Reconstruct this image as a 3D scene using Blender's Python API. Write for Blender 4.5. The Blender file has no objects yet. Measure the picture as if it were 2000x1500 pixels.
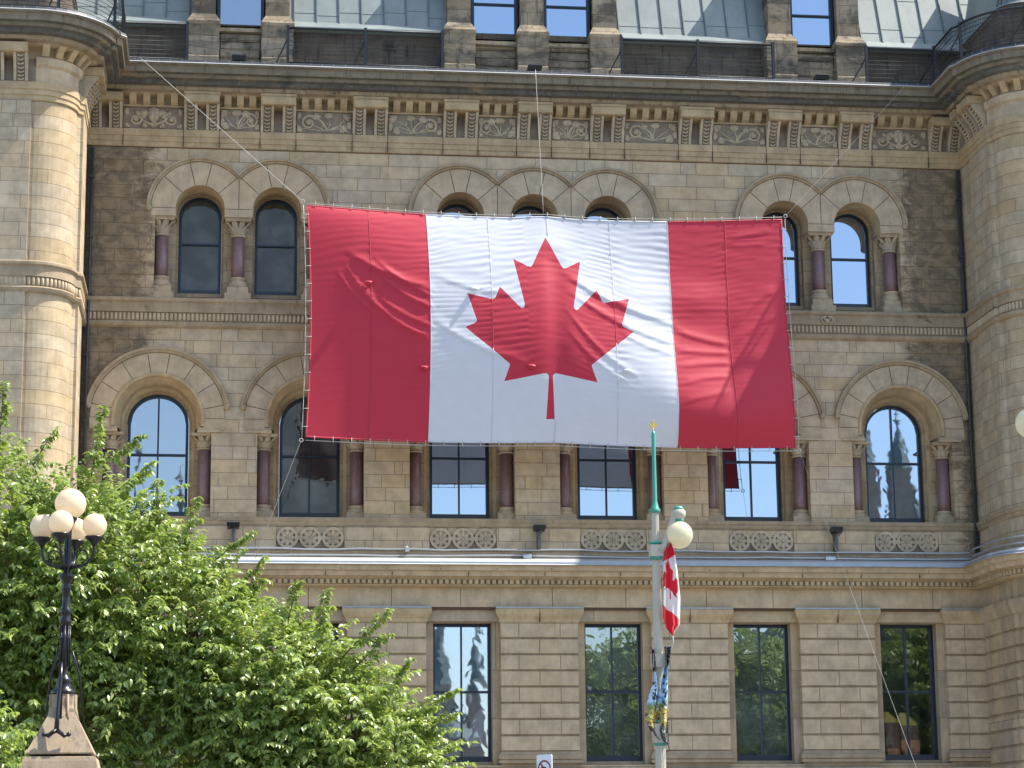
import bpy, math, random
import numpy as np
from mathutils import Vector, Matrix
from mathutils.geometry import tessellate_polygon, delaunay_2d_cdt
PI = math.pi
rnd = random.Random(7)
SC = bpy.context.scene
COL = SC.collection

# ------------------------------------------------------------------ camera
YAW, PITCH, ROLL = 0.12636898, 0.20498448, -0.00987831
cy, sy, cp, sp, cr, sr = (math.cos(YAW), math.sin(YAW), math.cos(PITCH), math.sin(PITCH), math.cos(ROLL), math.sin(ROLL))
fw = Vector((sy*cp, cy*cp, sp)); rt = Vector((cy, -sy, 0)); up = rt.cross(fw)
rt2 = cr*rt + sr*up; up2 = -sr*rt + cr*up
cam_d = bpy.data.cameras.new('camera'); cam = bpy.data.objects.new('camera', cam_d); COL.objects.link(cam)
M3 = Matrix((rt2, up2, -fw)).transposed().to_4x4()
M3.translation = Vector((0, -58, 1.6)); cam.matrix_world = M3
cam_d.sensor_width = 36; cam_d.lens = 36*4500/2000
cam_d.clip_start = 0.5; cam_d.clip_end = 3000
SC.camera = cam

# ------------------------------------------------------------------ sky, sun, exposure
SUN = Vector((0.557, -0.060, 0.829)).normalized()
w = bpy.data.worlds.new('World'); SC.world = w; w.use_nodes = True
nt = w.node_tree; nt.nodes.clear()
sky = nt.nodes.new('ShaderNodeTexSky'); sky.sky_type = 'NISHITA'; sky.sun_disc = False
sky.sun_elevation = math.asin(SUN.z); sky.sun_rotation = math.atan2(SUN.x, SUN.y)
sky.air_density = 1.0; sky.dust_density = 1.2; sky.ozone_density = 1.5
bg = nt.nodes.new('ShaderNodeBackground'); bg.inputs['Strength'].default_value = 0.15
wo = nt.nodes.new('ShaderNodeOutputWorld')
nt.links.new(sky.outputs[0], bg.inputs[0]); nt.links.new(bg.outputs[0], wo.inputs[0])
sd = bpy.data.lights.new('sun', 'SUN'); sd.energy = 4.2; sd.angle = math.radians(0.5); sd.color = (1.0, 0.95, 0.86)
sun = bpy.data.objects.new('sun', sd); COL.objects.link(sun)
sun.rotation_euler = (-SUN).to_track_quat('-Z', 'Y').to_euler()
SC.view_settings.view_transform = 'Standard'; SC.view_settings.look = 'None'
SC.view_settings.exposure = 1.1; SC.view_settings.gamma = 1.0; SC.view_settings.use_curve_mapping = False
SC.cycles.max_bounces = 6; SC.cycles.diffuse_bounces = 3; SC.cycles.glossy_bounces = 3; SC.cycles.transmission_bounces = 3
SC.cycles.use_denoising = True

# ------------------------------------------------------------------ helpers
class MB:
    def __init__(s): s.v = []; s.f = []; s.uv = []; s.m = []; s.sm = []
    def add(s, vs, fs, uvs=None, mat=0, smooth=False):
        o = len(s.v); s.v.extend([tuple(p) for p in vs])
        for i, f in enumerate(fs):
            s.f.append(tuple(a+o for a in f)); s.uv.append(uvs[i] if uvs else None); s.m.append(mat); s.sm.append(smooth)
        return s
    def box(s, x0, x1, y0, y1, z0, z1, mat=0, taper=0.0):
        if x0 > x1: x0, x1 = x1, x0
        if y0 > y1: y0, y1 = y1, y0
        t = taper
        vs = [(x0,y0,z0),(x1,y0,z0),(x1,y1,z0),(x0,y1,z0),(x0+t,y0+t,z1),(x1-t,y0+t,z1),(x1-t,y1-t,z1),(x0+t,y1-t,z1)]
        return s.add(vs, [(0,3,2,1),(4,5,6,7),(0,1,5,4),(1,2,6,5),(2,3,7,6),(3,0,4,7)], mat=mat)
    def bbox(s, x0, x1, y0, y1, z0, z1, c=0.01, mat=0):
        """block whose front (-y) edges are chamfered"""
        vs = [(x0,y0+c,z0),(x1,y0+c,z0),(x1,y0+c,z1),(x0,y0+c,z1),(x0+c,y0,z0+c),(x1-c,y0,z0+c),(x1-c,y0,z1-c),(x0+c,y0,z1-c),
              (x0,y1,z0),(x1,y1,z0),(x1,y1,z1),(x0,y1,z1)]
        return s.add(vs, [(4,5,6,7),(0,1,5,4),(1,2,6,5),(2,3,7,6),(3,0,4,7),(0,8,9,1),(1,9,10,2),(2,10,11,3),(3,11,8,0)], mat=mat)
    def prism(s, pts, y0, y1, mat=0, holes=(), back=False, smooth=False):
        """XZ polygon extruded from y0 (front) to y1"""
        loops = [list(pts)] + [list(h) for h in holes]
        flat = [p for l in loops for p in l]
        tris = tessellate_polygon([[Vector((p[0], p[1], 0)) for p in l] for l in loops])
        vs = [(p[0], y0, p[1]) for p in flat]
        fs = []
        for t in tris:
            a, b, c = [flat[i] for i in t]
            cr_ = (b[0]-a[0])*(c[1]-a[1])-(b[1]-a[1])*(c[0]-a[0])
            if abs(cr_) < 1e-12: continue
            fs.append(tuple(t) if cr_ > 0 else (t[0], t[2], t[1]))
        s.add(vs, fs, mat=mat)
        if back: s.add([(p[0], y1, p[1]) for p in flat], [tuple(reversed(f)) for f in fs], mat=mat)
        for k, l in enumerate(loops):
            n = len(l); ar = sum(l[i][0]*l[(i+1) % n][1]-l[(i+1) % n][0]*l[i][1] for i in range(n))
            ccw = (ar > 0) == (k == 0)
            vv = []; ff = []; 
            for i in range(n):
                a, b = l[i], l[(i+1) % n]
                o = len(vv); vv += [(a[0],y0,a[1]),(b[0],y0,b[1]),(b[0],y1,b[1]),(a[0],y1,a[1])]
                ff.append((o+3,o+2,o+1,o) if ccw else (o,o+1,o+2,o+3))
            s.add(vv, ff, mat=mat)
        return s
    def grid(s, rows, closed=False, uv=None, mat=0, smooth=True, flip=False, cap=False):
        n = len(rows[0]); vs = [p for r in rows for p in r]; fs = []; us = [] if uv else None
        for i in range(len(rows)-1):
            for j in range(n if closed else n-1):
                k = (j+1) % n
                q = (i*n+j, i*n+k, (i+1)*n+k, (i+1)*n+j)
                if flip: q = q[::-1]
                fs.append(q)
                if uv:
                    w_ = [uv(i, j), uv(i, j+1), uv(i+1, j+1), uv(i+1, j)]
                    us.append(w_[::-1] if flip else w_)
        if cap:
            fs.append(tuple(range(n-1, -1, -1)) if not flip else tuple(range(n)))
            b = (len(rows)-1)*n
            fs.append(tuple(range(b, b+n)) if not flip else tuple(range(b+n-1, b-1, -1)))
            if us is not None: us += [[(0, 0)]*n, [(0, 0)]*n]
        return s.add(vs, fs, us, mat, smooth)
    def lathe(s, prof, cx, cy_, seg=16, mat=0, smooth=True, cap=True):
        rows = [[(cx+r*math.cos(2*PI*j/seg), cy_+r*math.sin(2*PI*j/seg), z) for j in range(seg)] for r, z in prof]
        return s.grid(rows, closed=True, mat=mat, smooth=smooth, cap=cap)
    def tube(s, path, r, seg=8, mat=0, cap=True, smooth=True, flat=1.0):
        P = [Vector(p) for p in path]; n = len(P)
        R = r if isinstance(r, (list, tuple)) else [r]*n
        rows = []; up_ = None
        for i in range(n):
            t = (P[min(i+1, n-1)]-P[max(i-1, 0)]).normalized()
            if up_ is None:
                a = Vector((0, 1, 0)) if abs(t.y) < .9 else Vector((1, 0, 0))
                up_ = (a - t*a.dot(t)).normalized()
            else:
                up_ = (up_ - t*up_.dot(t)).normalized()
            sd_ = t.cross(up_)
            rows.append([tuple(P[i] + (sd_*math.cos(2*PI*j/seg) + up_*math.sin(2*PI*j/seg)*flat)*R[i]) for j in range(seg)])
        return s.grid(rows, closed=True, mat=mat, smooth=smooth, cap=cap)
    def sphere(s, c, r, seg=16, rings=10, mat=0, sc=(1, 1, 1)):
        rows = []
        for i in range(rings+1):
            a = -PI/2 + PI*i/rings
            rows.append([(c[0]+sc[0]*r*max(math.cos(a), .002)*math.cos(2*PI*j/seg), c[1]+sc[1]*r*max(math.cos(a), .002)*math.sin(2*PI*j/seg), c[2]+sc[2]*r*math.sin(a)) for j in range(seg)])
        return s.grid(rows, closed=True, mat=mat, cap=True)
    def build(s, name, mats, parent=None, autosmooth=None):
        me = bpy.data.meshes.new(name)
        me.from_pydata(s.v, [], s.f)
        if not isinstance(mats, (list, tuple)): mats = [mats]
        for m in mats: me.materials.append(m)
        me.polygons.foreach_set('material_index', s.m)
        me.polygons.foreach_set('use_smooth', s.sm)
        ul = me.uv_layers.new(name='UVMap'); data = np.zeros(len(me.loops)*2, 'f'); k = 0
        V = s.v
        for fi, p in enumerate(me.polygons):
            u = s.uv[fi]; li = p.loop_start
            if u is None:
                nx, ny, nz = abs(p.normal.x), abs(p.normal.y), abs(p.normal.z)
                for j, vi in enumerate(s.f[fi]):
                    x, y, z = V[vi]
                    if ny >= nx and ny >= nz: a, b = x, z
                    elif nx >= nz: a, b = y, z
                    else: a, b = x, y
                    data[2*(li+j)] = a; data[2*(li+j)+1] = b
            else:
                for j in range(len(u)): data[2*(li+j)] = u[j][0]; data[2*(li+j)+1] = u[j][1]
        ul.data.foreach_set('uv', data)
        me.update()
        o = bpy.data.objects.new(name, me); COL.objects.link(o)
        if parent: o.parent = parent
        return o

def empty(name, loc=(0, 0, 0), rz=0):
    o = bpy.data.objects.new(name, None); COL.objects.link(o); o.location = loc; o.rotation_euler = (0, 0, rz)
    o.empty_display_size = .2
    return o
def tag(o, label=None, cat=None, group=None, kind=None):
    if label: o['label'] = label
    if cat: o['category'] = cat
    if group: o['group'] = group
    if kind: o['kind'] = kind
    return o
def copy_tree(o, parent=None):
    c = o.copy(); COL.objects.link(c); c.parent = parent
    for ch in list(o.children): copy_tree(ch, c)
    return c
def arc(cx, cz, r, a0, a1, n):
    return [(cx + r*math.cos(math.radians(a0+(a1-a0)*i/n)), cz + r*math.sin(math.radians(a0+(a1-a0)*i/n))) for i in range(n+1)]
def clip(poly, x, keep_left):
    out = []
    for i in range(len(poly)):
        a, b = poly[i], poly[(i+1) % len(poly)]
        ia = (a[0] <= x) == keep_left; ib = (b[0] <= x) == keep_left
        if ia: out.append(a)
        if ia != ib:
            t = (x-a[0])/(b[0]-a[0]); out.append((x, a[1]+(b[1]-a[1])*t))
    return out

# ------------------------------------------------------------------ materials
class NT:
    def __init__(s, name):
        s.m = bpy.data.materials.new(name); s.m.use_nodes = True; s.t = s.m.node_tree; s.t.nodes.clear()
        s.out = s.n('ShaderNodeOutputMaterial')
    def n(s, typ, **kw):
        nd = s.t.nodes.new(typ)
        for k, v in kw.items(): setattr(nd, k, v)
        return nd
    def l(s, a, b): s.t.links.new(a, b)
    def put(s, inp, v):
        if isinstance(v, bpy.types.NodeSocket): s.l(v, inp)
        elif v is not None:
            inp.default_value = v
    def math(s, op, a, b=None, c=None, clamp=False):
        nd = s.n('ShaderNodeMath', operation=op, use_clamp=clamp)
        s.put(nd.inputs[0], a)
        if b is not None: s.put(nd.inputs[1], b)
        if c is not None: s.put(nd.inputs[2], c)
        return nd.outputs[0]
    def mix(s, fac, a, b, mode='MIX'):
        nd = s.n('ShaderNodeMix', data_type='RGBA', blend_type=mode); nd.clamp_factor = True
        s.put(nd.inputs[0], fac)
        s.put(nd.inputs[6], a if isinstance(a, bpy.types.NodeSocket) else (*a, 1)); s.put(nd.inputs[7], b if isinstance(b, bpy.types.NodeSocket) else (*b, 1))
        return nd.outputs[2]
    def noise(s, vec, scale, detail=4, rough=.55, dist=0):
        nd = s.n('ShaderNodeTexNoise'); nd.inputs['Scale'].default_value = scale; nd.inputs['Detail'].default_value = detail
        nd.inputs['Roughness'].default_value = rough; nd.inputs['Distortion'].default_value = dist
        if vec is not None: s.l(vec, nd.inputs['Vector'])
        return nd.outputs[0]
    def ramp(s, x, a, b):
        nd = s.n('ShaderNodeMapRange'); nd.interpolation_type = 'SMOOTHSTEP'
        s.put(nd.inputs[0], x); nd.inputs[1].default_value = a; nd.inputs[2].default_value = b
        return nd.outputs[0]
    def scalev(s, vec, v):
        nd = s.n('ShaderNodeVectorMath', operation='MULTIPLY'); s.l(vec, nd.inputs[0]); nd.inputs[1].default_value = v
        return nd.outputs[0]
    def comb(s, x, y, z=0.0):
        nd = s.n('ShaderNodeCombineXYZ'); s.put(nd.inputs[0], x); s.put(nd.inputs[1], y); s.put(nd.inputs[2], z); return nd.outputs[0]
    def sep(s, v):
        nd = s.n('ShaderNodeSeparateXYZ'); s.l(v, nd.inputs[0]); return nd.outputs
    def pos(s): return s.n('ShaderNodeNewGeometry').outputs['Position']
    def uv(s):
        nd = s.n('ShaderNodeUVMap'); nd.uv_map = 'UVMap'; return nd.outputs[0]
    def bump(s, h, strength=.3, dist=.02):
        nd = s.n('ShaderNodeBump'); nd.inputs['Strength'].default_value = strength; nd.inputs['Distance'].default_value = dist
        s.l(h, nd.inputs['Height']); return nd.outputs[0]
    def bsdf(s, color, rough=.8, metal=0, normal=None, spec=.3, **kw):
        p = s.n('ShaderNodeBsdfPrincipled')
        s.put(p.inputs['Base Color'], color if isinstance(color, bpy.types.NodeSocket) else (*color, 1)); s.put(p.inputs['Roughness'], rough)
        p.inputs['Metallic'].default_value = metal; p.inputs['Specular IOR Level'].default_value = spec
        if normal is not None: s.l(normal, p.inputs['Normal'])
        for k, v in kw.items(): p.inputs[k].default_value = v
        return p.outputs[0]
    def done(s, sh): s.l(sh, s.out.inputs[0]); return s.m

def stone(name, base, dark=None, joints=False, h=.3414, z0=15.10, stain=.0, corner=False, var=.16, bw=1.0, grime=.35, mortar=.011, chisel=.25, patch=False):
    """weathered sandstone; joints: dark mortar lines on UV (metres)"""
    t = NT(name); P = t.pos(); uv = t.uv()
    dark = dark or tuple(c*f for c, f in zip(base, (.45, .42, .40)))
    light = tuple(min(1, c*f) for c, f in zip(base, (1.15, 1.13, 1.12)))
    big = t.noise(P, .45, 5, .6); mid = t.noise(P, 2.3, 6, .65); fine = t.noise(P, 22, 5, .7)
    strk = t.noise(t.scalev(P, (7, 7, .8)), 1.3, 4, .6)          # vertical run-off streaks
    col = t.mix(t.ramp(mid, .32, .72), tuple(c*.80 for c in base), light)
    col = t.mix(t.math('MULTIPLY', t.ramp(big, .45, .7), .35), col, (base[0]*1.0, base[1]*.88, base[2]*.72))
    H = fine
    if joints:
        u, v, _ = t.sep(uv)
        vv = t.math('DIVIDE', t.math('SUBTRACT', v, z0), h)
        row = t.math('FLOOR', vv)
        wn = t.n('ShaderNodeTexWhiteNoise', noise_dimensions='1D'); t.l(row, wn.inputs['W'])
        width = t.math('ADD', t.math('MULTIPLY', wn.outputs[0], .35*bw), .85*bw)
        uu = t.math('ADD', t.math('DIVIDE', u, width), t.math('MULTIPLY', wn.outputs[0], 37.3))
        cell = t.math('FLOOR', uu)
        fu = t.math('FRACT', uu); fv = t.math('FRACT', vv)
        # each block may be halved at an odd place
        wc = t.n('ShaderNodeTexWhiteNoise', noise_dimensions='2D'); t.l(t.comb(cell, row), wc.inputs['Vector'])
        cut = t.math('ADD', t.math('MULTIPLY', wc.outputs[0], 2.2), .3)
        du = t.math('MULTIPLY', t.math('MINIMUM', fu, t.math('SUBTRACT', 1.0, fu)), width)
        dc = t.math('MULTIPLY', t.math('ABSOLUTE', t.math('SUBTRACT', fu, cut)), width)
        dv = t.math('MULTIPLY', t.math('MINIMUM', fv, t.math('SUBTRACT', 1.0, fv)), h)
        d = t.math('MINIMUM', t.math('MINIMUM', du, dc), dv)
        side = t.math('GREATER_THAN', fu, cut)
        wb = t.n('ShaderNodeTexWhiteNoise', noise_dimensions='3D'); t.l(t.comb(cell, row, side), wb.inputs['Vector'])
        br = t.math('ADD', t.math('MULTIPLY', wb.outputs[0], var*2), 1-var)
        hs = t.n('ShaderNodeHueSaturation'); t.l(col, hs.inputs['Color']); t.l(br, hs.inputs['Value'])
        sat = t.math('ADD', t.math('MULTIPLY', t.sep(wb.outputs[1])[1], .22), .88); t.l(sat, hs.inputs['Saturation'])
        col = hs.outputs[0]
        J = t.ramp(d, mortar, mortar*.35)
        H = t.math('SUBTRACT', t.math('MULTIPLY', fine, .5), t.math('MULTIPLY', J, 1.0))
    col = t.mix(t.math('MULTIPLY', t.ramp(strk, .5, .78), grime), col, dark)
    col = t.mix(t.math('MULTIPLY', t.ramp(t.noise(P, 1.1, 7, .72), .56, .72), grime*.9), col, dark)
    if stain:
        col = t.mix(t.math('MULTIPLY', t.ramp(t.noise(t.scalev(P, (1, 1, 1.7)), .9, 8, .7, .6), .62-stain*.3, .74-stain*.25), .8), col, (.065, .058, .048))
    if patch:   # bare tan spalls, pale lime streaks and verdigris on the blackened cornice
        col = t.mix(t.math('MULTIPLY', t.ramp(t.noise(t.scalev(P, (.7, 1, 3.0)), 1.2, 7, .68, .4), .55, .66), .8), col, (.27, .20, .125))
        col = t.mix(t.math('MULTIPLY', t.ramp(t.noise(t.scalev(P, (.6, 1, 2.2)), 1.9, 6, .7, .4), .58, .70), .55), col, (.13, .20, .18))
        col = t.mix(t.math('MULTIPLY', t.ramp(t.noise(t.scalev(P, (1.2, 1, 5)), 3.1, 6, .7), .60, .72), .6), col, (.30, .28, .24))
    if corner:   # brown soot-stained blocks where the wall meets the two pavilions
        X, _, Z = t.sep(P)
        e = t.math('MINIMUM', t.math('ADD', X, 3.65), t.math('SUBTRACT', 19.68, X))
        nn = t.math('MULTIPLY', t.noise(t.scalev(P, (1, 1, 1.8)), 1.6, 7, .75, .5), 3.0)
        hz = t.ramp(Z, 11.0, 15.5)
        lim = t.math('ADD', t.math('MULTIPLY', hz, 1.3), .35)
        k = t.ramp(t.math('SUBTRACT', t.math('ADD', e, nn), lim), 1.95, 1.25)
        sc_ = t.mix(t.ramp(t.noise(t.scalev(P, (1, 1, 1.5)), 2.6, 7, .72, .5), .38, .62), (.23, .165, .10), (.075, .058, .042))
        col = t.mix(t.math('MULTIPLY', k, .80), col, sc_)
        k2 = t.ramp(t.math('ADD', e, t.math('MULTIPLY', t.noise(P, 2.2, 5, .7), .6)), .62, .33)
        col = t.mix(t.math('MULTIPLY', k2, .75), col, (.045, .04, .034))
    if joints:
        col = t.mix(t.math('MULTIPLY', J, .62), col, (.085, .055, .035))
    nrm = t.bump(H, chisel, .012)
    return t.done(t.bsdf(col, .9, normal=nrm, spec=.15))

def simple(name, color, rough=.5, metal=0, var=.12, scale=6, bumpy=.05, spec=.5, **kw):
    t = NT(name); P = t.n('ShaderNodeTexCoord').outputs['Object']
    nz = t.noise(P, scale, 5, .6)
    col = t.mix(nz, tuple(c*(1-var) for c in color), tuple(min(1, c*(1+var)) for c in color))
    return t.done(t.bsdf(col, rough, metal, t.bump(t.noise(P, scale*6, 4), bumpy, .01), spec, **kw))

BASE = (.51, .405, .27)
M = {}
M['wall'] = stone('sandstone_wall', BASE, joints=True, corner=True, grime=.25, var=.065, bw=1.15, mortar=.013)
M['trim'] = stone('sandstone_trim', (.49, .39, .262), grime=.3)
M['ring'] = stone('sandstone_voussoir', (.50, .40, .275), grime=.25)
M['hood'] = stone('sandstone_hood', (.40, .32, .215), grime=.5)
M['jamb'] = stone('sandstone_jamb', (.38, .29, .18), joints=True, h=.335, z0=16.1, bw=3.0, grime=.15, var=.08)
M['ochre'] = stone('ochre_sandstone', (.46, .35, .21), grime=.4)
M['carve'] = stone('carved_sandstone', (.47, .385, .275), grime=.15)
M['relief_bg'] = stone('relief_ground', (.25, .205, .155), grime=.5)  # recess shade around carvings and brackets put into a darker ground colour
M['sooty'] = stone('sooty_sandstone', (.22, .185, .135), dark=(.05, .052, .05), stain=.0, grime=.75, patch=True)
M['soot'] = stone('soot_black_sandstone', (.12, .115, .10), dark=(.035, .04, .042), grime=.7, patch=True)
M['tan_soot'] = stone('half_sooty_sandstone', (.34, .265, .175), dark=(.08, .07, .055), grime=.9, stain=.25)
M['pale_joint'] = simple('pale_lime_joint', (.27, .255, .23), .9)
M['black_stone'] = stone('blackened_sandstone', (.12, .10, .078), dark=(.014, .015, .017), joints=True, h=.30, z0=21.8, stain=.35, grime=.9, chisel=.6, bw=1.2)
M['pier_stone'] = stone('rough_pier_stone', (.26, .215, .155), dark=(.03, .03, .03), joints=True, h=.52, z0=21.9, stain=.5, grime=.9, chisel=.8, bw=5)
M['pav'] = stone('pavilion_sandstone', (.45, .365, .25), joints=True, h=.3414, z0=15.10, grime=.3, bw=.95, var=.08)
M['drum'] = stone('round_corner_sandstone', (.46, .365, .24), joints=True, h=.3414, z0=15.10, grime=.35, bw=9, var=.06)
M['notch'] = stone('notch_sandstone', (.24, .175, .10), grime=.4)  # shade in gaps of dentils and capital leaves, put into darker stone
M['joint'] = simple('dark_mortar', (.10, .065, .042), .95, var=.2, spec=.1)  # dark brown mortar colour of the stone joints
M['base'] = stone('sill_sandstone', (.36, .285, .19), grime=.5, stain=.1)

def granite():
    t = NT('maroon_granite'); P = t.pos()
    c = t.mix(t.ramp(t.noise(P, 60, 3, .8), .4, .65), (.15, .085, .085), (.32, .20, .19))
    c = t.mix(t.math('MULTIPLY', t.ramp(t.noise(t.scalev(P, (5, 5, .6)), 2, 4), .5, .75), .5), c, (.30, .20, .19))
    return t.done(t.bsdf(c, .33, spec=.5, normal=t.bump(t.noise(P, 80, 2), .08, .004)))
M['granite'] = granite()
M['frame'] = simple('navy_window_paint', (.010, .022, .040), .35, var=.25, spec=.5)
def glass(name, refl, tint=(.85, .92, 1.0), inner=(.012, .014, .015), wave=.07, rough=.015, seed=0.0):
    t = NT(name); P = t.pos()
    v = t.n('ShaderNodeVectorMath', operation='ADD'); t.l(P, v.inputs[0]); v.inputs[1].default_value = (seed, 0, seed)
    n1 = t.noise(v.outputs[0], 1.6, 2, .5, .4)
    nrm = t.bump(n1, wave, .012)
    g = t.n('ShaderNodeBsdfGlossy'); g.inputs['Color'].default_value = (*tint, 1); g.inputs['Roughness'].default_value = rough; t.l(nrm, g.inputs['Normal'])
    inn = t.mix(t.ramp(t.noise(v.outputs[0], 1.1, 3, .5), .4, .65), tuple(c*.5 for c in inner), tuple(c*1.6 for c in inner))
    b = t.bsdf(inn, .6, spec=.2)
    mx = t.n('ShaderNodeMixShader'); mx.inputs[0].default_value = refl; t.l(b, mx.inputs[1]); t.l(g.outputs[0], mx.inputs[2])
    return t.done(mx.outputs[0])
M['glass_sky'] = glass('sky_reflecting_glass', .54, tint=(.74, .85, 1.0))
M['glass_mid'] = glass('old_glass', .40, seed=3.1)
M['glass_dark'] = glass('dark_glass', .055, inner=(.058, .062, .058), tint=(.9, .8, .7), wave=.8, seed=7.7)
M['glass_green'] = glass('tree_reflecting_glass', .36, seed=11.0, wave=.25, inner=(.06,.075,.066))

def copper():
    t = NT('verdigris_copper'); P = t.pos()
    c = t.mix(t.ramp(t.noise(t.scalev(P, (1, 1, .5)), 1.2, 6, .65), .3, .7), (.165, .19, .175), (.225, .255, .235))
    c = t.mix(t.math('MULTIPLY', t.ramp(t.noise(t.scalev(P, (6, 6, .5)), 1.5, 4, .6), .52, .75), .5), c, (.13, .17, .16))
    return t.done(t.bsdf(c, .45, .0, t.bump(t.noise(P, 1.2, 3), .10, .05), .6))
M['copper'] = copper(); M['copper_dark'] = simple('dark_copper_seam', (.10, .13, .13), .5)
M['lead'] = simple('grey_flashing', (.33, .36, .37), .4, .6, var=.3, scale=3)
M['flash'] = simple('sunlit_flashing', (.48, .49, .49), .45, .1, var=.15, scale=3)  # lighter copy of the grey flashing, sun on the lip put into colour
M['gutter'] = simple('blackened_gutter', (.06, .062, .065), .5, .3, var=.6, scale=5)
M['rail'] = simple('black_railing_paint', (.012, .013, .015), .45, var=.3)
M['iron'] = simple('black_cast_iron', (.010, .010, .011), .28, .2, var=.3, bumpy=.2, spec=.6)
M['pipe'] = simple('galvanised_conduit', (.50, .52, .53), .35, .7, var=.15)
M['rope'] = simple('white_rope', (.46, .44, .40), .8, var=.1)
M['cable'] = simple('dark_cable', (.05, .05, .05), .6)
M['body'] = simple('grey_lamp_housing', (.09, .09, .095), .5, .3)
M['green'] = simple('green_lamp_paint', (.05, .29, .21), .35, var=.1)
M['cream'] = simple('cream_lamp_paint', (.48, .44, .345), .35, var=.08)
M['gold'] = simple('gilded_metal', (.75, .50, .12), .3, .8)
def cloth(name, color, translucent=.25, bumpy=.15):
    t = NT(name); P = t.n('ShaderNodeTexCoord').outputs['Object']
    c = t.mix(t.noise(P, 3, 4), tuple(v*.94 for v in color), tuple(min(1, v*1.05) for v in color))
    nrm = t.bump(t.noise(P, 90, 3), bumpy, .002)
    b = t.bsdf(c, .55, normal=nrm, spec=.35, **{'Sheen Weight': .25})
    tr = t.n('ShaderNodeBsdfTranslucent'); t.l(c, tr.inputs[0])
    mx = t.n('ShaderNodeMixShader'); mx.inputs[0].default_value = translucent; t.l(b, mx.inputs[1]); t.l(tr.outputs[0], mx.inputs[2])
    return t.done(mx.outputs[0])
M['red'] = cloth('red_flag_cloth', (.47, .018, .042), .10); M['white'] = cloth('white_flag_cloth', (.68, .69, .745), .25)
M['red2'] = cloth('bright_red_nylon', (.70, .015, .03), .4); M['white2'] = cloth('white_nylon', (.80, .76, .76), .4)
def globe(name, c):
    t = NT(name); P = t.n('ShaderNodeTexCoord').outputs['Object']
    col = t.mix(t.ramp(t.noise(t.scalev(P, (1, 1, 6)), 3, 3), .35, .7), c, tuple(v*.93 for v in c))
    b = t.bsdf(col, .18, spec=.5); tr = t.n('ShaderNodeBsdfTranslucent'); t.l(col, tr.inputs[0])
    mx = t.n('ShaderNodeMixShader'); mx.inputs[0].default_value = .5; t.l(b, mx.inputs[1]); t.l(tr.outputs[0], mx.inputs[2])
    return t.done(mx.outputs[0])
M['globe'] = globe('opal_glass', (.95, .82, .62)); M['globe2'] = globe('yellowed_opal_glass', (.84, .79, .60))
def leafmat(name, a, b):
    t = NT(name); uv = t.uv(); u, v, _ = t.sep(uv)
    at = t.n('ShaderNodeTexWhiteNoise', noise_dimensions='1D'); t.l(t.math('FLOOR', u), at.inputs['W'])
    c = t.mix(at.outputs[0], a, b)
    bs = t.bsdf(c, .34, spec=1.0)
    tr = t.n('ShaderNodeBsdfTranslucent'); t.l(t.mix(.5, c, (.40, .52, .06)), tr.inputs[0])
    mx = t.n('ShaderNodeMixShader'); mx.inputs[0].default_value = .42; t.l(bs, mx.inputs[1]); t.l(tr.outputs[0], mx.inputs[2])
    return t.done(mx.outputs[0])
def shopglass(name, refl, tint):
    t = NT(name); P = t.pos(); nrm = t.bump(t.noise(P, 1.4, 2, .5, .6), .12, .012)
    g = t.n('ShaderNodeBsdfGlossy'); g.inputs['Color'].default_value = (*tint, 1); g.inputs['Roughness'].default_value = .015; t.l(nrm, g.inputs['Normal'])
    tp = t.n('ShaderNodeBsdfTransparent'); mx = t.n('ShaderNodeMixShader'); mx.inputs[0].default_value = refl
    t.l(tp.outputs[0], mx.inputs[1]); t.l(g.outputs[0], mx.inputs[2]); return t.done(mx.outputs[0])
M['glass_clear'] = shopglass('clear_window_glass', .10, (.8, .85, .85)); M['glass_half'] = shopglass('half_reflecting_glass', .42, (.80, .88, 1.0))
M['leaf'] = leafmat('green_leaves', (.15, .23, .05), (.44, .52, .15))
M['leaf_dark'] = leafmat('dark_green_leaves', (.03, .065, .018), (.06, .11, .03))
M['bark'] = simple('grey_brown_bark', (.14, .11, .08), .9, var=.4, scale=8, bumpy=.6)
M['ground'] = simple('grey_pavement', (.16, .155, .15), .9, var=.15, scale=.6)
M['lamp_base'] = stone('lamp_pedestal_stone', (.35, .275, .19), dark=(.12, .10, .08), grime=.8, chisel=.5)
M['sign_white'] = simple('white_sign_face', (.80, .80, .82), .4); M['sign_red'] = simple('dark_red_sign_paint', (.22, .015, .02), .4)
M['black'] = simple('black_sign_paint', (.01, .01, .01), .4)

# ------------------------------------------------------------------ ground
g = MB().box(-900, 900, -900, 900, -1, 0).build('ground', M['ground']); tag(g, kind='structure')
pv = MB().box(-300, 300, -16.5, -3.2, .004, .14).build('pavement', simple('concrete_pavement', (.30, .29, .27), .9, scale=2)); tag(pv, kind='structure')

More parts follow.
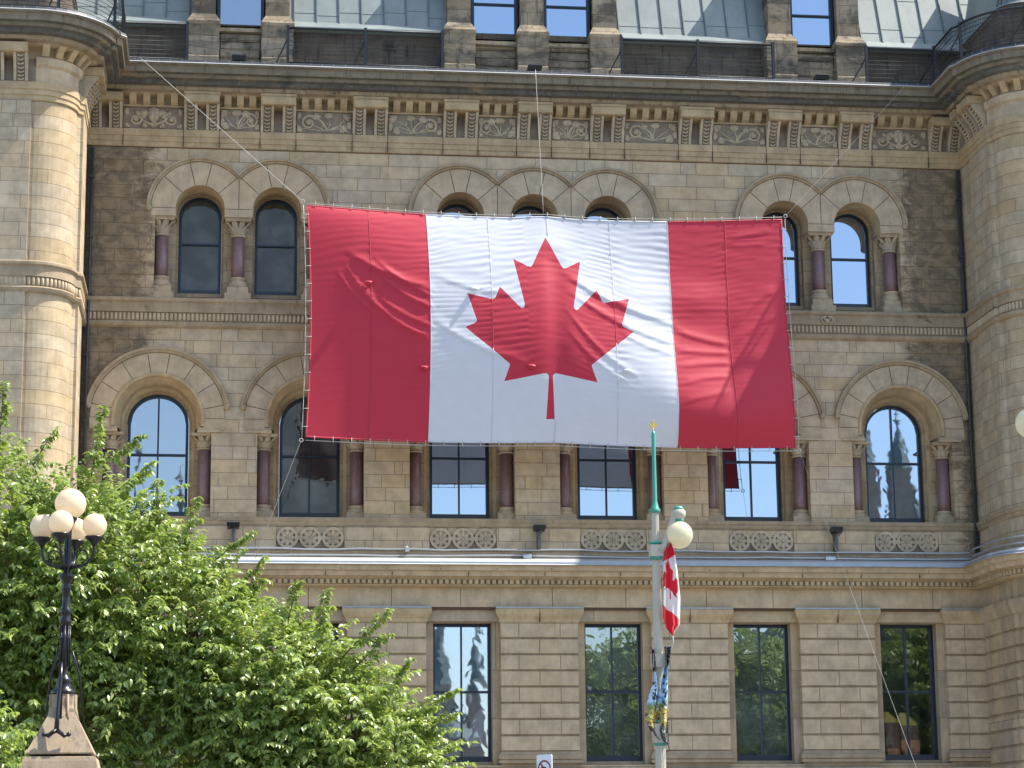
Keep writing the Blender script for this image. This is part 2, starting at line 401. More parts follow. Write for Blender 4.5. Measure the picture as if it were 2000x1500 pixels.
# ------------------------------------------------------------------ building
B = empty('stone_building'); tag(B, 'tan sandstone office building with arched windows, carved frieze and green copper mansard roof', 'building')
XL, XR, XC = -3.65, 19.68, 8.01
YP, RC = -2.5, 0.95
CL, CR = -4.71, 20.70
def plan_path(inner=False):
    """outline of the front seen from above, left to right: points and outward normals handled by offset()"""
    P = [(-12.0, YP-RC), (CL, YP-RC)]
    P += [(CL+RC*math.sin(a), YP-RC*math.cos(a)) for a in [i*PI/2/12 for i in range(1, 13)]]
    P += [(XL, YP+.12), (XL, 0.0), (XR, 0.0), (XR, YP+.12)]
    P += [(CR-RC*math.cos(a), YP-RC*math.sin(a)) for a in [i*PI/2/12 for i in range(0, 13)]]
    P += [(28.0, YP-RC)]
    return P
PATH = plan_path()
def offset(P, d):
    out = []
    for i in range(len(P)):
        def nrm(a, b):
            dx, dy = b[0]-a[0], b[1]-a[1]; L = math.hypot(dx, dy); return (dy/L, -dx/L)
        if i == 0: n = nrm(P[0], P[1]); out.append((P[i][0]+n[0]*d, P[i][1]+n[1]*d)); continue
        if i == len(P)-1: n = nrm(P[-2], P[-1]); out.append((P[i][0]+n[0]*d, P[i][1]+n[1]*d)); continue
        a, b = nrm(P[i-1], P[i]), nrm(P[i], P[i+1])
        mx, my = a[0]+b[0], a[1]+b[1]; L2 = mx*mx+my*my
        k = 2*d/max(L2, .6)
        out.append((P[i][0]+mx*k, P[i][1]+my*k))
    return out
def arclen(P):
    L = [0]
    for i in range(1, len(P)): L.append(L[-1]+math.hypot(P[i][0]-P[i-1][0], P[i][1]-P[i-1][1]))
    return L
def molding(name, prof, mat, P=None, parent=None, mats=None, mi=None):
    """sweep profile [(d,z)...] top to bottom along the plan path"""
    P = P or PATH; mb = MB(); L = arclen(P); x0 = -(L[next(i for i, p in enumerate(P) if abs(p[0]-XL) < 1e-6 and p[1] == 0.0)] if any(abs(p[0]-XL) < 1e-6 and p[1] == 0.0 for p in P) else 0) + XL
    offs = {d: offset(P, d) for d, z in prof}
    for i in range(len(prof)-1):
        (d0, z0), (d1, z1) = prof[i], prof[i+1]
        r0 = [(p[0], p[1], z0) for p in offs[d0]]; r1 = [(p[0], p[1], z1) for p in offs[d1]]
        za, zb = z0, z1
        if abs(z0-z1) < 1e-4: za, zb = d0, d1
        mb.grid([r0, r1], uv=lambda a, b, za=za, zb=zb: (L[b]+x0, za if a == 0 else zb), smooth=False, flip=True, mat=(mi[i] if mi else 0))
    return mb.build(name, mats or mat, parent or B)
# index range of the path pieces
I0 = next(i for i, p in enumerate(PATH) if p == (XL, 0.0)); I1 = next(i for i, p in enumerate(PATH) if p == (XR, 0.0))
LEFTP, RIGHTP = PATH[:I0+1], PATH[I1:]

# pavilion walls (the two projecting ends with rounded corners)
for Pp in (LEFTP, RIGHTP):
    molding('pavilion_wall', [(0, 20.0), (0, 9.0)], M['pav'], P=Pp)
    arcp = [p for p in Pp if (p[0] > CL-.01 and p[0] < XL-.105) or (p[0] > XR+.105 and p[0] < CR+.01)]
    molding('round_corner', [(.006, 19.9), (.006, 9.0)], M['drum'], P=arcp)
for xa, xb in ((-12, -4.79), (20.79, 28)):      # flat face standing a little proud beside the round corner
    mb = MB().box(xa, xb, YP-RC-.07, YP-RC+.02, 9.0, 19.9)
    mb.build('flat_face', M['pav'], B)
for s_, x in ((1, XL), (-1, XR)):               # return pilaster beside the round corner
    MB().box(x-s_*.10, x+s_*.05, YP+.10, -.9, 9.0, 19.9).build('return_pilaster', M['pav'], B)
# rusticated ground storey of the pavilions
prof = []
z = 8.62
prof += [(0, z), (0, 7.95), (.14, 7.95), (.16, 7.85), (.06, 7.60), (0, 7.57)]
zz = 7.56
while zz > .6:
    prof += [(0, zz), (0, zz-.33), (-.06, zz-.345), (-.06, zz-.395)]
    zz -= .4065
prof += [(0, zz), (0, 0)]
for Pp in (LEFTP, RIGHTP):
    molding('pavilion_plinth', prof, stone('pavilion_rustic' , (.42, .335, .225), grime=.3, joints=True, h=5.0, z0=0, bw=1.0, mortar=.012) if Pp is LEFTP else bpy.data.materials['pavilion_rustic'], P=Pp)

# --- main wall of the third floor
C3L, C3T, C3R = [-.72, 1.26], [6.05, 8.01, 9.97], [14.76, 16.74]
ZC3, R3 = 18.26, .63
def group_hole(cs):
    p = [(cs[0]-1.15, 15.6), (cs[0]-1.15, 18.05)]
    for c in cs:
        p += [(c-R3, 18.05)] + arc(c, ZC3, R3, 180, 0, 24) + [(c+R3, 18.05)]
    p += [(cs[-1]+1.15, 18.05), (cs[-1]+1.15, 15.6)]
    return p
mb = MB()
mb.prism([(XL-.3, 15.3), (XR+.3, 15.3), (XR+.3, 19.95), (XL-.3, 19.95)], 0, .6, holes=[group_hole(c) for c in (C3L, C3T, C3R)])
# --- second floor wall
C2 = [-1.70, 2.19, 6.07, 9.95, 13.83, 17.71]
C2 = [XC + (i-2.5)*3.882 for i in range(6)]
ZC2, R2 = 12.73, 1.14
holes = []
for c in C2:
    holes.append([(c-1.36, 10.0), (c-1.36, 12.42), (c-R2, 12.42)] + arc(c, ZC2, R2, 180, 0, 32) + [(c+R2, 12.42), (c+1.36, 12.42), (c+1.36, 10.0)])
mb.prism([(XL-.3, 9.8), (XR+.3, 9.8), (XR+.3, 15.3), (XL-.3, 15.3)], 0, .6, holes=holes)
mb.build('wall', M['wall'], B)

def arch_hole(c, zc, r, zb, n=28): return [(c-r, zb)] + arc(c, zc, r, 180, 0, n) + [(c+r, zb)]
# jambs
for cs in (C3L, C3T, C3R):
    mb = MB()
    out = [(cs[0]-1.6, 15.5), (cs[-1]+1.6, 15.5), (cs[-1]+1.6, 19.3), (cs[0]-1.6, 19.3)]
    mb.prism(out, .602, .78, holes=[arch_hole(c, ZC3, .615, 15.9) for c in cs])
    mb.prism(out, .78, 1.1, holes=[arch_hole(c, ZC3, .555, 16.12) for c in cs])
    mb.build('window_jamb', M['jamb'], B)
for c in C2:
    mb = MB()
    out = [(c-1.6, 9.9), (c+1.6, 9.9), (c+1.6, 14.2), (c-1.6, 14.2)]
    mb.prism(out, .602, .78, holes=[arch_hole(c, ZC2, .93, 10.0)])
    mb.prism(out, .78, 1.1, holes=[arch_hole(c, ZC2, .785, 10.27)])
    mb.build('window_jamb', M['jamb'], B)

# --- arch rings: separate wedge stones over a dark joint, with a hood mould outside
def voussoirs(mb, c, zc, r0, r1, angs, y0, left=None, right=None, gap=.009):
    for a0, a1 in zip(angs[:-1], angs[1:]):
        ga0, ga1 = math.degrees(gap/r0), math.degrees(gap/r1)
        n = max(2, int((a1-a0)/6))
        poly = arc(c, zc, r1-gap, a0+ga1, a1-ga1, n) + arc(c, zc, r0, a1-ga0, a0+ga0, n)
        if left is not None: poly = clip(poly, left+gap, False)
        if right is not None: poly = clip(poly, right-gap, True)
        if len(poly) < 3: continue
        mb.prism(poly, y0, .02)
def hood(mb, c, zc, r0, r1, a0, a1, d=.12, n=40):
    prof = [(r0, .0), (r0+.01, -d*.45), (r0+(r1-r0)*.42, -d*.5), (r0+(r1-r0)*.5, -d*.95), (r1-.015, -d), (r1, -d*.8), (r1, .02)]
    rows = []
    for i in range(n+1):
        a = math.radians(a0+(a1-a0)*i/n)
        rows.append([(c+r*math.cos(a), y, zc+r*math.sin(a)) for r, y in prof])
    mb.grid(rows, smooth=False, cap=True)
def arch_sweep(mb, c, zc, zb, prof, n=36, smooth=True):
    rows = []
    st = [(-1, zb), (-1, (zb+zc)/2)]
    for sx, z in st: rows.append([(c+sx*r, y, z) for r, y in prof])
    for i in range(n+1):
        a = PI - PI*i/n
        rows.append([(c+r*math.cos(a), y, zc+r*math.sin(a)) for r, y in prof])
    rows.append([(c+r, y, (zb+zc)/2) for r, y in prof]); rows.append([(c+r, y, zb) for r, y in prof])
    mb.grid(rows, smooth=smooth, flip=False, uv=lambda i, j: (i*.3, j*.05))
for cs in (C3L, C3T, C3R):
    for i, c in enumerate(cs):
        ring = MB(); dk = MB(); hd = MB(); so = MB()
        l = (cs[i-1]+c)/2 if i else None; r = (cs[i+1]+c)/2 if i < len(cs)-1 else None
        voussoirs(ring, c, ZC3, R3-.001, 1.26, [0, 42, 77, 103, 138, 180], -.014, l, r)
        ring.box(c-1.26 if l is None else l+.003, c-R3, -.014, .01, 18.055, ZC3-.008); ring.box(c+R3, c+1.26 if r is None else r-.003, -.014, .01, 18.055, ZC3-.008)
        base = arc(c, ZC3, 1.26, 0, 180, 40) + arc(c, ZC3, R3+.004, 180, 0, 30)
        if l: base = clip(base, l, False)
        if r: base = clip(base, r, True)
        dk.prism(base, -.004, .01)
        a0 = 0 if r is None else math.degrees(math.acos((r-c)/1.32)); a1 = 180 if l is None else 180-math.degrees(math.acos((c-l)/1.32))
        hood(hd, c, ZC3, 1.26, 1.385, a0, a1)
        if l is None: hd.sphere((c-1.32, -.05, ZC3-.02), .085, 12, 8)
        if r is None: hd.sphere((c+1.32, -.05, ZC3-.02), .085, 12, 8)
        arch_sweep(so, c, ZC3, 18.06, [(R3, .0), (.62, .25), (.60, .3), (.60, .62)], 28)
        o = ring.build('arch', M['ring'], B); dk.build('arch_joint', M['joint'], o); hd.build('hood_mould', M['hood'], o); so.build('arch_soffit', M['ochre'], o)
for c in C2:
    ring = MB(); dk = MB(); hd = MB(); so = MB(); im = MB()
    voussoirs(ring, c, ZC2, R2-.001, 1.70, [0, 12, 33, 57, 80.5, 99.5, 123, 147, 168, 180], -.014)
    dk.prism(arc(c, ZC2, 1.70, 0, 180, 48) + arc(c, ZC2, R2+.004, 180, 0, 40), -.004, .01)
    hood(hd, c, ZC2, 1.70, 1.84, 10, 170, .13)
    for s_ in (-1, 1):
        ring.box(c+s_*R2, c+s_*1.70, -.014, .01, 12.50, ZC2-.008)
        a = math.radians(10); hd.sphere((c+s_*1.77*math.cos(a), -.05, ZC2+1.77*math.sin(a)), .085, 12, 8)
        x0, x1 = sorted((c+s_*1.02, c+s_*1.70))
        im.bbox(x0, x1, -.03, .1, 12.44, 12.50, .01)
        im.box(*sorted((c+s_*1.0, c+s_*1.60)), -.05, .58, 12.375, 12.44)
        im.box(*sorted((c+s_*1.02, c+s_*1.40)), .1, .6, 12.44, 12.6)
    roll = [(1.13+.055*math.cos(t_), .0+.055*math.sin(t_)-.01) for t_ in [i*2*PI/10 for i in range(11)]]
    arch_sweep(so, c, ZC2, 12.52, roll)
    arch_sweep(so, c, ZC2, 12.50, [(1.13, .02), (1.10, .10), (1.03, .13), (1.02, .22), (.97, .25), (.95, .42), (.935, .60)])
    arch_sweep(so, c, ZC2, 10.3, [(.93, .60), (.90, .66), (.86, .68), (.85, .78)])
    o = ring.build('arch', M['ring'], B); dk.build('arch_joint', M['joint'], o); hd.build('hood_mould', M['hood'], o); so.build('arch_soffit', M['ochre'], o); im.build('impost', M['trim'], o)

# --- columns (shaft > capital, base)
def capital_mb(cx, cy_, z0, z1, r):
    mb = MB(); H = z1-z0
    mb.lathe([(r*1.12, z0), (r*1.22, z0+.02), (r*1.12, z0+.045), (r*1.02, z0+.05), (r*1.06, z0+H*.45), (r*1.45, z0+H*.8), (r*1.5, z0+H*.84)], cx, cy_, 16, mat=1)
    mb.lathe([(r*1.12, z0-.002), (r*1.24, z0+.02), (r*1.14, z0+.048)], cx, cy_, 16)
    for tier, (zb, zt, n, ro, ph) in enumerate(((z0+.05, z0+H*.55, 8, 1.5, 0), (z0+H*.25, z0+H*.84, 8, 1.95, PI/8))):
        for k in range(n):
            a = ph+2*PI*k/n; ca, sa = math.cos(a), math.sin(a)
            rows = []
            for i, (t_, o) in enumerate(((0, 1.08), (.35, 1.18), (.7, 1.18+(ro-1.18)*.55), (.92, ro), (1.0, ro*.97), (.9, ro*.9))):
                z = zb+(zt-zb)*t_; wd = r*(.40, .46, .46, .40, .24, .1)[i]; rr = r*o
                rows.append([(cx+ca*(rr-.18*r*abs(q))-sa*q*wd, cy_+sa*(rr-.18*r*abs(q))+ca*q*wd, z) for q in (-1, -.5, 0, .5, 1)])
            mb.grid(rows, smooth=True)
            mb.sphere((cx+ca*r*ro*.96, cy_+sa*r*ro*.96, zt-.02), r*.16, 6, 5)
    hw = r*1.85
    mb.box(cx-hw, cx+hw, cy_-hw, cy_+hw, z1-H*.16, z1-.035, taper=-.02); mb.box(cx-hw-.035, cx+hw+.035, cy_-hw-.035, cy_+hw, z1-.035, z1)
    return mb
def column(cx, cy_, zb, zp, zs, zc, zt, r):
    """zb plinth bottom, zp plinth top, zs shaft start, zc shaft end, zt capital top"""
    s_ = MB().lathe([(r, zs), (r*1.0, zs+.3), (r*.97, zc)], cx, cy_, 24).build('column', M['granite'], B)
    capital_mb(cx, cy_, zc, zt, r).build('capital', [M['carve'], M['notch']], s_)
    b = MB(); b.lathe([(r*1.05, zs+.02), (r*1.25, zs+.01), (r*1.28, zs-.02), (r*1.15, zs-.05), (r*1.2, zs-.07)], cx, cy_, 20)
    n = 4; hw = r*1.65
    b.lathe([(r*1.18, zs-.06), (r*1.5, (zs+zp)/2), (r*1.75, zp+.02)], cx, cy_, 8)
    b.box(cx-hw, cx+hw, cy_-hw, cy_+.17, zp-.15, zp+.03, taper=.01)
    b.bbox(cx-hw-.06, cx+hw+.06, cy_-hw-.08, cy_+.17, zb, zp-.15, .015)
    b.build('column_base', M['trim'], s_)
for cs in (C3L, C3T, C3R):
    xs = [cs[0]-.975] + [(cs[i]+cs[i+1])/2 for i in range(len(cs)-1)] + [cs[-1]+.975]
    for x in xs: column(x, .40, 15.78, 16.20, 16.50, 17.60, 18.055, .168)
for c in C2:
    for s_ in (-1, 1): column(c+s_*1.19, .41, 10.19, 10.36, 10.56, 11.98, 12.375, .165)

# --- windows (window > pane, sill)
def window(cx, hw, zb, zt, y, glassm, arched=True, transom=None, mull=False, ft=.075, sill=True):
    mb = MB(); zc = zt-hw if arched else zt
    outer = ([(cx-hw, zb)] + (arc(cx, zc, hw, 180, 0, 28) if arched else [(cx-hw, zt), (cx+hw, zt)]) + [(cx+hw, zb)])
    ri = hw-ft; holes = []; xs = [(cx-ri, cx+ri)] if not mull else [(cx-ri, cx-.022), (cx+.022, cx+ri)]
    tb = zb+ft*1.9
    for x0, x1 in xs:
        if transom: holes.append([(x0, tb), (x0, transom-.03), (x1, transom-.03), (x1, tb)])
        z0 = transom+.03 if transom else tb
        if arched:
            top = []
            for i in range(15):
                x = x0+(x1-x0)*i/14; top.append((x, zc+math.sqrt(max(ri*ri-(x-cx)**2, 0.0001))))
            holes.append([(x0, z0)]+top+[(x1, z0)])
        else: holes.append([(x0, z0), (x0, zt-ft), (x1, zt-ft), (x1, z0)])
    mb.prism(outer, y, y+.10, holes=holes)
    # raised outer casing
    if arched:
        pr = [(hw, -.03), (hw-.03, -.03), (hw-.04, 0)]
        arch_sweep(mb, cx, zc, zb, [(r_, y+d_) for r_, d_ in pr], 28, False)
    else:
        for a in ((cx-hw, cx-hw+.035, zb, zt), (cx+hw-.035, cx+hw, zb, zt), (cx-hw+.035, cx+hw-.035, zt-.035, zt)): mb.box(a[0], a[1], y-.03, y+.003, a[2], a[3])
    if transom: mb.box(cx-ri, cx+ri, y-.022, y+.003, transom-.018, transom+.022)
    o = mb.build('window', M['frame'], B)
    for k, (x0, x1) in enumerate(xs):
        pass
    p = MB().box(cx-hw+.02, cx+hw-.02, y+.05, y+.07, zb+.02, zc if arched else zt-.02)
    if arched: p.prism(arc(cx, zc, hw-.02, 0, 180, 24), y+.05, y+.07)
    p.build('pane', glassm, o)
    if sill: MB().box(cx-hw-.06, cx+hw+.06, y-.22, y+.05, zb-.10, zb-.002, taper=.0).build('sill', M['base'], o)
    return o
gl = {0: 'glass_dark', 1: 'glass_dark'}
k = 0
for cs in (C3L, C3T, C3R):
    for c in cs:
        window(c, .553, 16.17, ZC3+.553, .92, M['glass_dark'] if k < 2 else M['glass_sky'], True, 17.55); k += 1
for i, c in enumerate(C2):
    window(c, .775, 10.33, ZC2+.775, .92, M[['glass_mid', 'glass_dark', 'glass_sky', 'glass_sky', 'glass_sky', 'glass_sky'][i]], True, 11.94, True)
    # roller blind rail seen through the lower lights
for i, c in enumerate(C2):
    window(c, .75, 4.10, 7.59, .55, M[['glass_dark', 'glass_dark', 'glass_half', 'glass_green', 'glass_green', 'glass_clear'][i]], False, 5.86, True)

ROOM = simple('grey_room_wall', (.06, .068, .068), .9); SLATE = simple('slate_shape', (.11, .12, .14), .7)
for c in (C2[2], C2[5]):     # the two rooms one can see into
    mb = MB(); x0, x1, y0, y1, z0, z1 = c-.9, c+.9, .80, 2.4, 4.0, 7.8
    mb.add([(x0, y0, z0), (x1, y0, z0), (x1, y0, z1), (x0, y0, z1), (x0, y1, z0), (x1, y1, z0), (x1, y1, z1), (x0, y1, z1)], [(4, 5, 6, 7), (0, 4, 7, 3), (5, 1, 2, 6), (0, 1, 5, 4), (7, 6, 2, 3)])
    mb.box(x0+.05, x0+.5, 1.9, 2.35, 5.6, 6.6); mb.build('room', ROOM, B)
def add_shape(x, z, w, h, lean, mats, label, y=.98, cut=(.28, .75), n=18):  # added shapes behind the glass, standing in for reflections
    mb = MB(); rows = []
    for i in range(21):
        t_ = i/20; r = w*(.22+.80*math.sin(min(t_*1.5, 1)*PI/2)-.42*t_**2+.10*math.sin(9*t_)); cx_ = x+lean*(1-t_)**1.5+.05*math.sin(6*t_)
        rows.append([(cx_+r*math.cos(a)*(1+.22*math.sin(4*a+t_*5)+.10*math.sin(9*a)), y+.16*r/w*math.sin(a)*(1+.2*math.sin(7*a)), z+h*(1-t_)) for a in [2*PI*j/n for j in range(n)]])
    for i in range(20):
        t_ = i/20; m = 0 if t_ < cut[0] else (1 if t_ < cut[1] else 2)
        mb.grid(rows[i:i+2], closed=True, mat=m, smooth=True)
    tag(mb.build('added_shape', [M_ if isinstance(M_, bpy.types.Material) else M[M_] for M_ in mats]), label, 'drapery')
GOLDC = simple('gold_shape', (.55, .42, .10), .5, scale=14, var=.5); MAR = simple('maroon_shape', (.16, .085, .07), .5, scale=12, var=.6); SAL = simple('salmon_shape', (.60, .24, .15), .6, scale=12, var=.5); WH = simple('white_shape', (.85, .85, .88), .6)
add_shape(17.42, 4.25, .26, 1.12, -.16, [GOLDC, MAR, SAL], 'tall maroon shape with gold tip, standing for a reflection in the rightmost lower window', cut=(.22, .85))
add_shape(17.92, 4.25, .34, 1.10, -.22, [GOLDC, MAR, SAL], 'wide maroon and salmon gold-rimmed shape standing for a reflection in the rightmost lower window', y=1.05, cut=(.30, .62))
add_shape(6.62, 4.25, .40, 1.30, .10, [WH, WH, SLATE], 'white pointed shape added inside the lower window right of the tree', y=.95, cut=(.3, .8))
add_shape(5.95, 4.2, .38, 1.5, -.2, [SLATE, SLATE, WH], 'grey shape added inside the lower window right of the tree', y=1.2, cut=(.3, .85))
# --- string course between second and third floor, with a row of flutes
molding('string_course', [(0, 15.86), (.13, 15.85), (.16, 15.82), (.16, 15.76), (.10, 15.72), (.10, 15.475), (.04, 15.465), (.04, 15.24), (.10, 15.225), (.13, 15.19), (.10, 15.12), (.04, 15.08), (0, 15.07)], M['base'])
mb = MB()
def along(P, d, step, s0=0):
    Q = offset(P, d); L = arclen(Q); s_ = s0+step/2; i = 0
    while s_ < L[-1]:
        while L[i+1] < s_: i += 1
        t_ = (s_-L[i])/(L[i+1]-L[i]); a, b = Q[i], Q[i+1]
        dx, dy = b[0]-a[0], b[1]-a[1]; n_ = math.hypot(dx, dy)
        yield (a[0]+dx*t_, a[1]+dy*t_, dx/n_, dy/n_)
        s_ += step
for x, y, tx, ty in along(PATH, .05, .108):
    nx, ny = ty, -tx; r = .042
    rows = []
    for z, k_ in ((15.25, .35), (15.262, .75), (15.28, 1), (15.43, 1), (15.448, .75), (15.46, .35)):
        rows.append([(x+tx*r*k_*math.cos(a)+nx*r*1.1*k_*math.sin(a), y+ty*r*k_*math.cos(a)+ny*r*1.1*k_*math.sin(a), z) for a in [PI*j/4 for j in range(5)]])
    mb.grid(rows, smooth=True, flip=True)
mb.build('fluting', M['trim'], B)
# carved mask on the course
mb = MB()
for s_ in (-1, 1):
    mb.tube([(15.78+s_*(.03+.13*math.sin(t_)), -.13, 15.60+.09*math.cos(t_)) for t_ in [i*.35 for i in range(9)]], [.03-.002*i for i in range(9)], 6)
    mb.sphere((15.78+s_*.07, -.13, 15.62), .03, 8, 6)
mb.sphere((15.78, -.12, 15.57), .06, 10, 8)
mb.build('carved_mask', M['carve'], B)

# --- architrave, frieze, cornice
molding('architrave', [(.0, 20.36), (.10, 20.35), (.10, 20.17), (.075, 20.165), (.075, 20.03), (.05, 20.025), (.05, 19.91), (.02, 19.89), (0, 19.89)], M['ochre'])
PIERS = [-.72, 1.26, 3.66, 6.05, 8.01, 9.97, 12.36, 14.76, 16.74]
ends = [-2.73-.45, 18.75+.45]
molding('frieze_wall', [(.02, 21.5), (.02, 20.96), (.02, 20.34)], None, mats=[M['ochre'], M['relief_bg']], mi=[0, 1])
# cornice: fascia, soffit mouldings, blackened by soot
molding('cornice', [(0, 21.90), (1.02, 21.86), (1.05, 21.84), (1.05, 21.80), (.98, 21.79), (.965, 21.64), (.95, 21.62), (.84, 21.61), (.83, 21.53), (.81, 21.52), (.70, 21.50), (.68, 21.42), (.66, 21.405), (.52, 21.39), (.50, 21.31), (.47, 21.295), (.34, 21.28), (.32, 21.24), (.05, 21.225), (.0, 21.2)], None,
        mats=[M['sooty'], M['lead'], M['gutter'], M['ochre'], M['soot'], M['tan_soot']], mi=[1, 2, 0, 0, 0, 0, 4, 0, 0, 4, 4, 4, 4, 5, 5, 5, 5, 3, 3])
mb = MB()
x = XL+.4
while x < XR:
    mb.box(x-.007, x+.007, -.99, -.9, 21.62, 21.79); mb.box(x+.5-.006, x+.5+.006, -.85, -.8, 21.53, 21.61); mb.box(x-.3-.006, x-.3+.006, -.70, -.6, 21.42, 21.50); x += rnd.uniform(1.7, 2.5)
mb.build('cornice_joint', M['pale_joint'], B)
molding('gutter_edge', [(1.0, 21.94), (1.05, 21.93), (1.07, 21.86), (1.085, 21.84), (1.02, 21.835)], None, mats=[M['gutter'], M['flash']], mi=[1, 0, 1, 1])
# small bright clips along the gutter
mb = MB()
for x, y, tx, ty in along(PATH, 1.065, .30):
    if rnd.random() < .8: mb.add([(x-tx*.006, y-ty*.006, 21.86), (x+tx*.006, y+ty*.006, 21.86), (x+tx*.006, y+ty*.006, 21.93), (x-tx*.006, y-ty*.006, 21.93)], [(0, 1, 2, 3)])
mb.build('gutter_clip', M['lead'], B)

mb = MB()   # upright joints of the architrave
for cx in PIERS:
    for q in (-.465, .465): mb.box(cx+q-.007, cx+q+.007, -.104, -.02, 19.90, 20.352)
for x in (-2.73, 18.77): mb.box(x-.007, x+.007, -.104, -.02, 19.90, 20.352)
mb.box(XL+.02, XR-.02, -.012, .0, 19.872, 19.892)
mb.build('architrave_joint', M['joint'], B)
def console(mb, place, hw=.17, z0=20.36, z1=20.98):
    """S-curved bracket; place(u,d,z) maps local (sideways, outward, up)"""
    S = [(0, .09), (.12, .10), (.3, .13), (.5, .19), (.7, .28), (.86, .36), (1, .40)]
    rows = []
    H = z1-z0
    for t_, d in S:
        rows.append([place(u, dd, z0+H*t_) for u, dd in ((-hw, 0), (-hw, d), (-hw+.065, d), (-hw+.07, d-.035), (hw-.07, d-.035), (hw-.065, d), (hw, d), (hw, 0))])
    mb.grid(rows, smooth=False, cap=True, flip=False)
    mb.add([place(-hw+.072, max(0,d_)-.033, z0+H*t_) for t_, d_ in S]+[place(hw-.072, max(0,d_)-.033, z0+H*t_) for t_, d_ in S], [(i, i+len(S), i+len(S)+1, i+1) for i in range(len(S)-1)], mat=1)
    for i in range(7):
        t_ = (i+.6)/7.2; z = z0+H*t_
        d = np.interp(t_, [a for a, b in S], [b for a, b in S])-.03
        for s_ in (-1, 1):
            mb.tube([place(0, d+.022, z-.03), place(s_*.045, d+.03, z-.018), place(s_*.085, d+.012, z+.03)], [.020, .022, .010], 6)
def frontplace(cx, y0=0.0): return lambda u, d, z: (cx+u, y0-d, z)
for cx in PIERS:
    mb = MB(); mb.bbox(cx-.455, cx+.455, -.52, 0, 20.985, 21.20, .02); mb.bbox(cx-.47, cx+.47, -.50, 0, 21.2, 21.29, .02)
    o = mb.build('bracket_block', M['ochre'], B)
    for s_ in (-1, 1):
        mb = MB(); console(mb, frontplace(cx+s_*.285)); mb.build('bracket', [M['carve'], M['relief_bg']], o)
# end brackets of the main wall and those on the two returns and pavilion fronts
def single(places, blk):
    mb = MB()
    for f in blk: f(mb)
    o = mb.build('bracket_block', M['ochre'], B)
    for pl in places:
        m2 = MB(); console(m2, pl); m2.build('bracket', [M['carve'], M['relief_bg']], o)
single([frontplace(-2.93), frontplace(-3.46)], [lambda m: m.bbox(XL+.0, -2.75, -.52, 0, 20.985, 21.2, .02)])
single([frontplace(18.97), frontplace(19.50)], [lambda m: m.bbox(18.79, XR, -.52, 0, 20.985, 21.2, .02)])
for s_, x in ((1, XL), (-1, XR)):
    single([(lambda u, d, z, yy=yy: (x+s_*d, yy+s_*u, z)) for yy in (-1.0, -1.62, -2.12)], [lambda m: m.box(x, x+s_*.5, -1.2, -.8, 20.985, 21.2), lambda m: m.box(x, x+s_*.5, -2.32, -1.42, 20.985, 21.2)])
for cxx in (-5.35, 21.34):
    single([frontplace(cxx-.285, YP-RC-.02), frontplace(cxx+.285, YP-RC-.02)], [lambda m: m.bbox(cxx-.455, cxx+.455, YP-RC-.52, YP-RC, 20.985, 21.22, .02)])
# dentils
edges = [-3.18+.455-.03] + [p for c in PIERS for p in (c-.455, c+.455)] + [18.77]
PANELS = [(edges[i], edges[i+1]) for i in range(0, len(edges), 2)]
def dentil_row(x0, x1, parent):
    n = 4 if x1-x0 > 1.2 else 3; st = (x1-x0)/n*.90; mb = MB()
    mb.box(x0, x1, -.10, 0, 20.955, 21.0)
    for i in range(n):
        c = (x0+x1)/2 + (i-(n-1)/2)*st; hw = .088
        prof_ = [(.02, 20.99), (.12, 21.0), (.22, 21.04), (.30, 21.12), (.33, 21.27)]
        mb.grid([[(c-hw, 0, z), (c-hw, -d, z), (c+hw, -d, z), (c+hw, 0, z)] for d, z in prof_], smooth=False, cap=True)
    mb.build('dentils', M['ochre'], parent)
mb = MB()
for a in [math.radians(v) for v in (12, 30, 48, 66, 84)]:
    for cc, s_ in ((CL, 1), (CR, -1)):
        nx, ny = s_*math.sin(a), -math.cos(a); tx, ty = -ny, nx
        for d0, d1, z0, z1 in ((0, .30, 21.0, 21.25),):
            hw = .085; vs = []
            for z, dd in ((z0, .12), (z1, .34)):
                for u, d in ((-hw, 0), (hw, 0), (hw, dd), (-hw, dd)):
                    r = RC+d; vs.append((cc+nx*r+tx*u, YP+ny*r+ty*u, z))
            mb.add(vs, [(0, 1, 2, 3), (7, 6, 5, 4), (0, 4, 5, 1), (1, 5, 6, 2), (2, 6, 7, 3), (3, 7, 4, 0)])
mb.build('corner_dentils', M['ochre'], B)
for Pp, idx in ((LEFTP, 0), (RIGHTP, 1)):
    arcp = Pp[1:14] if idx == 0 else Pp[1:-1]
    molding('round_corner_frieze', [(.10, 20.99), (.13, 20.96), (.10, 20.80), (.02, 20.74), (.021, 20.36)], M['trim'], P=arcp)

